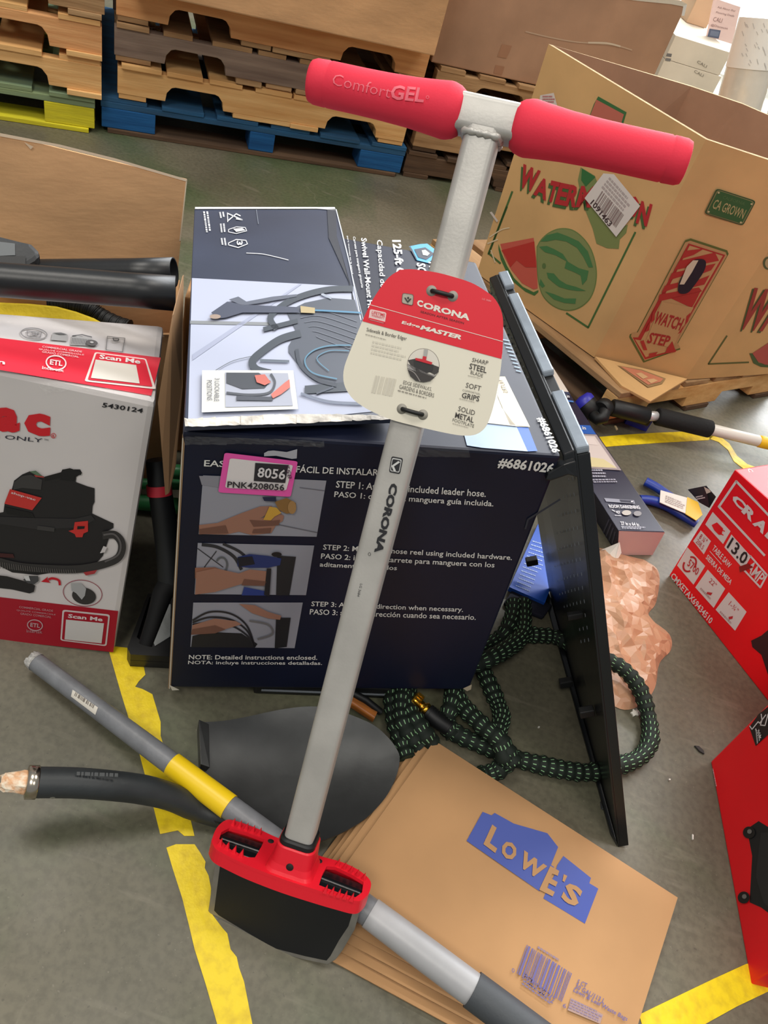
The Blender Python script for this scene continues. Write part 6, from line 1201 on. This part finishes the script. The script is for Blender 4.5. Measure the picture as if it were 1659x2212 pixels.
# footplate
pFt = Cf; nFt = U; fo = lambda x, y: PL(x, y, pFt, nFt)
outer = [fo(*q) for q in smooth2(cM((168, 1085), (200, 1005), (262, 952), (340, 962), (470, 1010), (560, 1052), (700, 1110), (860, 1180), (1000, 1220), (1110, 1272), (1182, 1335), (1186, 1390), (1160, 1440), (1105, 1470), (980, 1440), (850, 1402), (640, 1335), (430, 1255), (300, 1195), (200, 1140), (168, 1085)), 4)[:-1]]
slotA = [fo(*q) for q in cM((218, 1072), (232, 1030), (282, 1002), (400, 1035), (508, 1076), (488, 1122), (446, 1192), (398, 1190), (290, 1140))]
slotB = [fo(*q) for q in cM((856, 1368), (880, 1296), (906, 1248), (962, 1252), (1064, 1300), (1142, 1348), (1132, 1415), (1090, 1446), (976, 1414))]
mb = MB(); TH = .0045; mb.prism_holes(outer, [slotA, slotB], -U * TH); inner_ = [Cf + (q - Cf) * .95 + Nv * 0 for q in outer]; mb.prism_holes([q - U * .0043 for q in outer], [[q - U * .0043 for q in inner_]], -U * .0145)
def teeth(a, b, n_, hgt, lean_):
    A, B = fo(*cM(a)[0]), fo(*cM(b)[0]); d = (B - A) / n_; out_ = (lean_ * Nv)
    for k in range(n_):
        q0 = A + d * k; q1 = A + d * (k + .72); t0 = (q0 + q1) / 2 + U * hgt
        mb.add([q0 - out_ * .0032 - U * .002, q1 - out_ * .0032 - U * .002, q1 + out_ * .0032 - U * .002, q0 + out_ * .0032 - U * .002, t0 - out_ * .0018 + d * .12, t0 + out_ * .0018 + d * .12], [(0, 1, 4), (2, 3, 5), (1, 2, 5, 4), (3, 0, 4, 5), (3, 2, 1, 0)])
teeth((290, 975), (500, 1050), 5, .0105, 1); teeth((205, 1100), (385, 1195), 4, .0105, 1); teeth((960, 1232), (1165, 1345), 5, .0105, 1); teeth((880, 1405), (1090, 1468), 5, .0105, 1)
fpm = mb.build('footplate', [RED], edger, bevel=.0012)
mb = MB(); base = []; 
for k, (s_, rw, rh) in enumerate(((-.004, .0335, .0310), (.004, .0290, .0275), (.012, .0262, .0258), (.034, .0247, .0245), (.036, .0235, .0235))):
    base.append((s_, rw, rh))
def rr_loop(c, rw, rh, rad):
    P = []
    for cx, cy, t0 in ((rw - rad, rh - rad, 0), (-rw + rad, rh - rad, 90), (-rw + rad, -rh + rad, 180), (rw - rad, -rh + rad, 270)):
        for k in range(7): t = math.radians(t0 + 15 * k); P.append(c + Wv * (cx + rad * math.cos(t)) + Nv * (cy + rad * math.sin(t)))
    return P
lps = [rr_loop(Cf + U * s_, rw, rh, .012) for s_, rw, rh in base]; n_ = len(lps[0])
for a, b in zip(lps, lps[1:]): mb.add(a + b, [(i, (i + 1) % n_, n_ + (i + 1) % n_, n_ + i) for i in range(n_)], 0, True)
mb.add(lps[-1], [list(range(n_))], 0); mb.build('socket', [RED], edger)
mb = MB(); lp = [rr_loop(Cf + U * s_, r_, r_, .011) for s_, r_ in ((.030, .0228), (.0415, .0226), (.044, .0212), (.0445, .019))]; n_ = len(lp[0])
for a, b in zip(lp, lp[1:]): mb.add(a + b, [(i, (i + 1) % n_, n_ + (i + 1) % n_, n_ + i) for i in range(n_)], 0, True)
mb.build('black_sleeve', [BLACK], edger)
HOLE = mat('dark_hole', (30, 20, 18), .8)
mb = MB(); c = Cf + U * .013 + Nv * .0262; mb.lathe(c - Nv * .001, Nv, [(0, .0048), (.0014, .0046), (.0015, 0)], 18); mb.build('bolt_hole', [HOLE], edger)
for q in ((548, 1088), (858, 1215)): mb = MB(); c = fo(*cM(q)[0]); mb.lathe(c - U * .001, U, [(0, .0042), (.0014, .0041), (.0015, 0)], 16); mb.build('bolt_hole', [HOLE], edger)
for a, b in (((240, 1052), (478, 1132)), ((880, 1305), (1128, 1400))):
    A, B = fo(*cM(a)[0]) - U * .008, fo(*cM(b)[0]) - U * .008; mb = MB(); mb.rrect(A - (B - A) * .08, B + (B - A) * .08, (B - A).cross(U).normalized(), U, .0175, .0035, .002); mb.rrect(A, B, (B - A).cross(U).normalized(), U, .0042, .0068, .0025); mb.build('spring_bar', [BLACKM], edger)
# blade
pb, nb_ = Q, Nv; fb = lambda x, y: PL(x, y, pb, nb_)
bl = [fb(*q) for q in cM((205, 1150), (150, 1530), (190, 1580), (380, 1690), (560, 1790), (760, 1840), (915, 1872), (965, 1840), (1010, 1780), (1085, 1650), (1128, 1500), (700, 1300))]
mb = MB(); mb.prism([q - nb_ * .0015 for q in bl], nb_ * .003); bo = mb.build('blade', [BARE], edger, bevel=.0008)
p = PR(on_plane(pb + nb_ * .0015, nb_), .0005); p.poly(cM((235, 1160), (186, 1530), (215, 1560), (400, 1672), (575, 1772), (770, 1822), (905, 1850), (930, 1820), (985, 1720), (1045, 1630), (1085, 1500), (700, 1310)), BLACK); p.build('black_coating', bo)
# lettering on the shaft
gS_ = on_plane(Cf + Nv * SW, Nv); p = PR(gS_, .0005); BKI = (30, 30, 34)
p.text('CORONA', cG((862, 282))[0], cG((800, 545))[0], cG((892, 292))[0], BKI, 2, .05); p.ring(cG((783, 553))[0], 2.6, 3.2, .8, BKI, 2); p.text('LG 3684', cG((748, 664))[0], cG((736, 712))[0], cG((757, 666))[0], (70, 70, 72), 2, 0)
q = cG((866, 184), (910, 192), (898, 252), (856, 244)); p.poly(rquad(*q, f=.16), BKI, 1); c_ = (sum(a[0] for a in q) / 4, sum(a[1] for a in q) / 4); q2 = [(c_[0] + (a[0] - c_[0]) * .84, c_[1] + (a[1] - c_[1]) * .84) for a in q]; p.poly(rquad(*q2, f=.16), (186, 186, 184), 2); q3 = [(c_[0] + (a[0] - c_[0]) * .70, c_[1] + (a[1] - c_[1]) * .70) for a in q]; p.poly(rquad(*q3, f=.16), BKI, 3)
p.poly(cG((892, 202), (900, 206), (876, 222), (884, 240), (876, 242), (866, 220)), (196, 196, 194), 4); p.build('shaft_lettering', shaft)
# hanging product card tied to the shaft
ax = lambda s_: Q + U * s_
pc0 = ax(LT_ * .62) + Nv * (SW + .004); cn_ = (Nv + Wv * .02).normalized(); fc_ = lambda x, y: PL(x, y, pc0, cn_)
cpt = [(600, 95), (680, 90), (760, 95), (930, 120), (1100, 165), (1230, 208), (1330, 262), (1430, 335), (1490, 425), (1518, 520), (1522, 640), (1518, 780), (1503, 960), (1475, 1140), (1440, 1300), (1400, 1430), (1360, 1510), (1300, 1560), (1230, 1580), (1130, 1577), (1000, 1555), (800, 1510), (560, 1450), (420, 1398), (300, 1340), (190, 1265), (120, 1175), (90, 1080), (100, 960), (160, 800), (240, 600), (330, 405), (410, 275), (500, 160)]
cop = [tuple(q) for q in smooth2(cO(*cpt) + [cO(cpt[0])[0]], 3)[:-1]]
mb = MB(); mb.prism([fc_(*q) for q in cop], -cn_ * .0012); card = mb.build('product_card', [mat('cream_card', (230, 224, 206), .45)], edger)
gc_ = on_plane(pc0, cn_); p = PR(gc_, .0004); CR = (224, 28, 48)
# red upper field: outline points above the sloping divider
def ydiv(x): return 555 + (x - 262) * (893 - 555) / (1505 - 262)
upper = [q for q in [(x, y) for x, y in [((a[0] - 720) * 4.1475, (a[1] - 560) * 4.1475) for a in cop]] if q[1] < ydiv(q[0]) - 4]
k0 = max(range(len(upper)), key=lambda i: math.hypot(upper[i][0] - upper[i - 1][0], upper[i][1] - upper[i - 1][1])); upper = upper[k0:] + upper[:k0]
if upper[0][0] > upper[-1][0]: upper = upper[::-1]
p.poly(cO((262, 555), *upper, (1506, 893)), CR); p.build('red_field', card)
p = PR(gc_, .0004); CW = (232, 226, 214); p.line(cO((332, 408), (1518, 738)), 1.2, CW, 2)
p.text('C', cO((748, 418))[0], cO((800, 432))[0], cO((755, 360))[0], CW, 2, .05); p.text('ORONA', cO((800, 436))[0], cO((1218, 552))[0], cO((815, 382))[0], CW, 2, .045)
p.text('SEASON AFTER SEASON', cO((780, 478))[0], cO((1168, 582))[0], cO((784, 460))[0], (86, 20, 26), 2, .01); p.text('Edge', cO((608, 585))[0], cO((770, 625))[0], cO((622, 552))[0], CW, 2, .03); p.text('MASTER', cO((775, 628))[0], cO((1145, 722))[0], cO((800, 592))[0], CW, 2, .05); p.text('LG 3684', cO((1332, 362))[0], cO((1412, 384))[0], cO((1336, 346))[0], (240, 150, 156), 2)
q = cO((622, 304), (720, 318), (712, 416), (614, 392)); p.poly(rquad(*q, f=.2), (176, 168, 152), 2); p.line(rquad(*q, f=.2), 1.0, (96, 84, 78), 3, True); p.poly(cO((636, 345), (650, 345), (668, 375), (690, 352), (702, 356), (668, 392)), (44, 40, 40), 4); p.disc(cO((672, 348))[0], 2.2, 2.4, (44, 40, 40), 4)
p.poly(rquad(*cO((330, 446), (478, 478), (462, 578), (316, 540)), f=.16), (234, 200, 196), 2); p.poly(cO((322, 524), (466, 562), (460, 572), (320, 536)), CR, 3); p.text('LIFETIME', cO((345, 488))[0], cO((462, 516))[0], cO((350, 462))[0], (206, 40, 54), 3, .01); p.text('WARRANTY', cO((342, 512))[0], cO((456, 540))[0], cO((346, 492))[0], (206, 60, 70), 3, .0); p.build('card_lettering', card)
p = PR(gc_, .0004); CB = (64, 60, 56); p.text('Sidewalk & Border Edger', cO((296, 655))[0], cO((655, 738))[0], cO((302, 612))[0], CB, 2, .0); p.greek(cO((286, 682))[0], cO((512, 742))[0], cO((290, 668))[0], (176, 170, 158), 1, 2)
def CT(s, a, b, d, bold=.0): p.text(s, cO(a)[0], cO(b)[0], cO(d)[0], CB, 2, bold)
CT('SHARP', (1240, 918), (1382, 948), (1250, 882), .0); CT('STEEL', (1216, 982), (1370, 1022), (1226, 930), .015); CT('BLADE', (1228, 1026), (1338, 1060), (1234, 996), -.005); CT('SOFT', (1184, 1148), (1318, 1182), (1194, 1104), .0); CT('GRIPS', (1148, 1240), (1304, 1276), (1158, 1192), .015); CT('COMFORTGEL', (1158, 1180), (1318, 1218), (1160, 1164), -.01)
CT('SOLID', (1116, 1358), (1264, 1400), (1126, 1314), .0); CT('METAL', (1088, 1418), (1254, 1466), (1098, 1370), .015); CT('FOOTPLATE', (1068, 1452), (1258, 1510), (1074, 1424), -.005); CT('EDGE SIDEWALKS,', (624, 1122), (878, 1186), (632, 1086), -.008); CT('GARDENS & BORDERS', (590, 1158), (900, 1240), (596, 1122), -.005)
p.greek(cO((576, 1188))[0], cO((890, 1272))[0], cO((580, 1170))[0], (150, 144, 134), 1, 2); p.greek(cO((1205, 1050))[0], cO((1345, 1082))[0], cO((1208, 1038))[0], (186, 180, 168), 1, 2); p.greek(cO((1130, 1256))[0], cO((1300, 1298))[0], cO((1132, 1244))[0], (186, 180, 168), 1, 2); p.greek(cO((1068, 1480))[0], cO((1240, 1526))[0], cO((1070, 1466))[0], (186, 180, 168), 1, 2); p.greek(cO((330, 860))[0], cO((640, 930))[0], cO((352, 730))[0], (212, 206, 190), 4, 1, 7); p.bars(cO((340, 1195))[0], cO((530, 1230))[0], cO((380, 1040))[0], (208, 202, 186), 1, 16, 7); p.build('card_text', card)
p = PR(gc_, .0004); p.disc(cO((806, 950))[0], 35, 36.5, (120, 110, 104), 1); p.disc(cO((806, 950))[0], 34, 35.5, (220, 214, 202), 2); p.poly(cO((668, 905), (740, 890), (946, 965), (944, 1010), (910, 1035), (860, 1010), (760, 1000), (700, 960)), (62, 58, 56), 3); p.poly(cO((720, 905), (900, 945), (890, 1000), (840, 1020), (790, 1035), (730, 990)), (44, 42, 42), 4); p.poly(cO((664, 935), (720, 980), (730, 1000), (920, 1040), (905, 1052), (680, 985)), (150, 146, 144), 4); p.poly(cO((664, 975), (720, 1000), (905, 1055), (870, 1090), (810, 1102), (740, 1088), (690, 1045)), (58, 54, 52), 5); p.curve(cO((668, 985), (730, 1020), (780, 1095)), 2, (140, 134, 130), 6)
p.poly(cO((815, 806), (850, 812), (835, 875), (808, 870)), (168, 168, 164), 5); p.poly(cO((738, 884), (800, 895), (805, 868), (838, 874), (832, 905), (890, 925), (880, 945), (738, 905)), (200, 30, 46), 6); p.build('card_picture', card)
for a, b, zz in (((880, 283), (1070, 332), 0), ((615, 1340), (802, 1392), 0)):
    A, B = fc_(*cO(a)[0]), fc_(*cO(b)[0]); mb = MB()
    for q in (A, B): mb.lathe(q + cn_ * .0002, cn_, [(0, .0056), (.0003, .0056), (.0003, 0)], 20)
    mb.build('punched_hole', [mat('hole_grey', (150, 146, 136), .6)], card); d = (B - A).normalized(); mb = MB()
    mb.tube([A - cn_ * .002, A + cn_ * .002 + d * .001, A + cn_ * .0032 + d * .006, (A + B) / 2 + cn_ * .0042, B + cn_ * .0032 - d * .006, B + cn_ * .002 - d * .001, B - cn_ * .002], .0024, 10); mb.build('cable_tie', [BLACK], card)
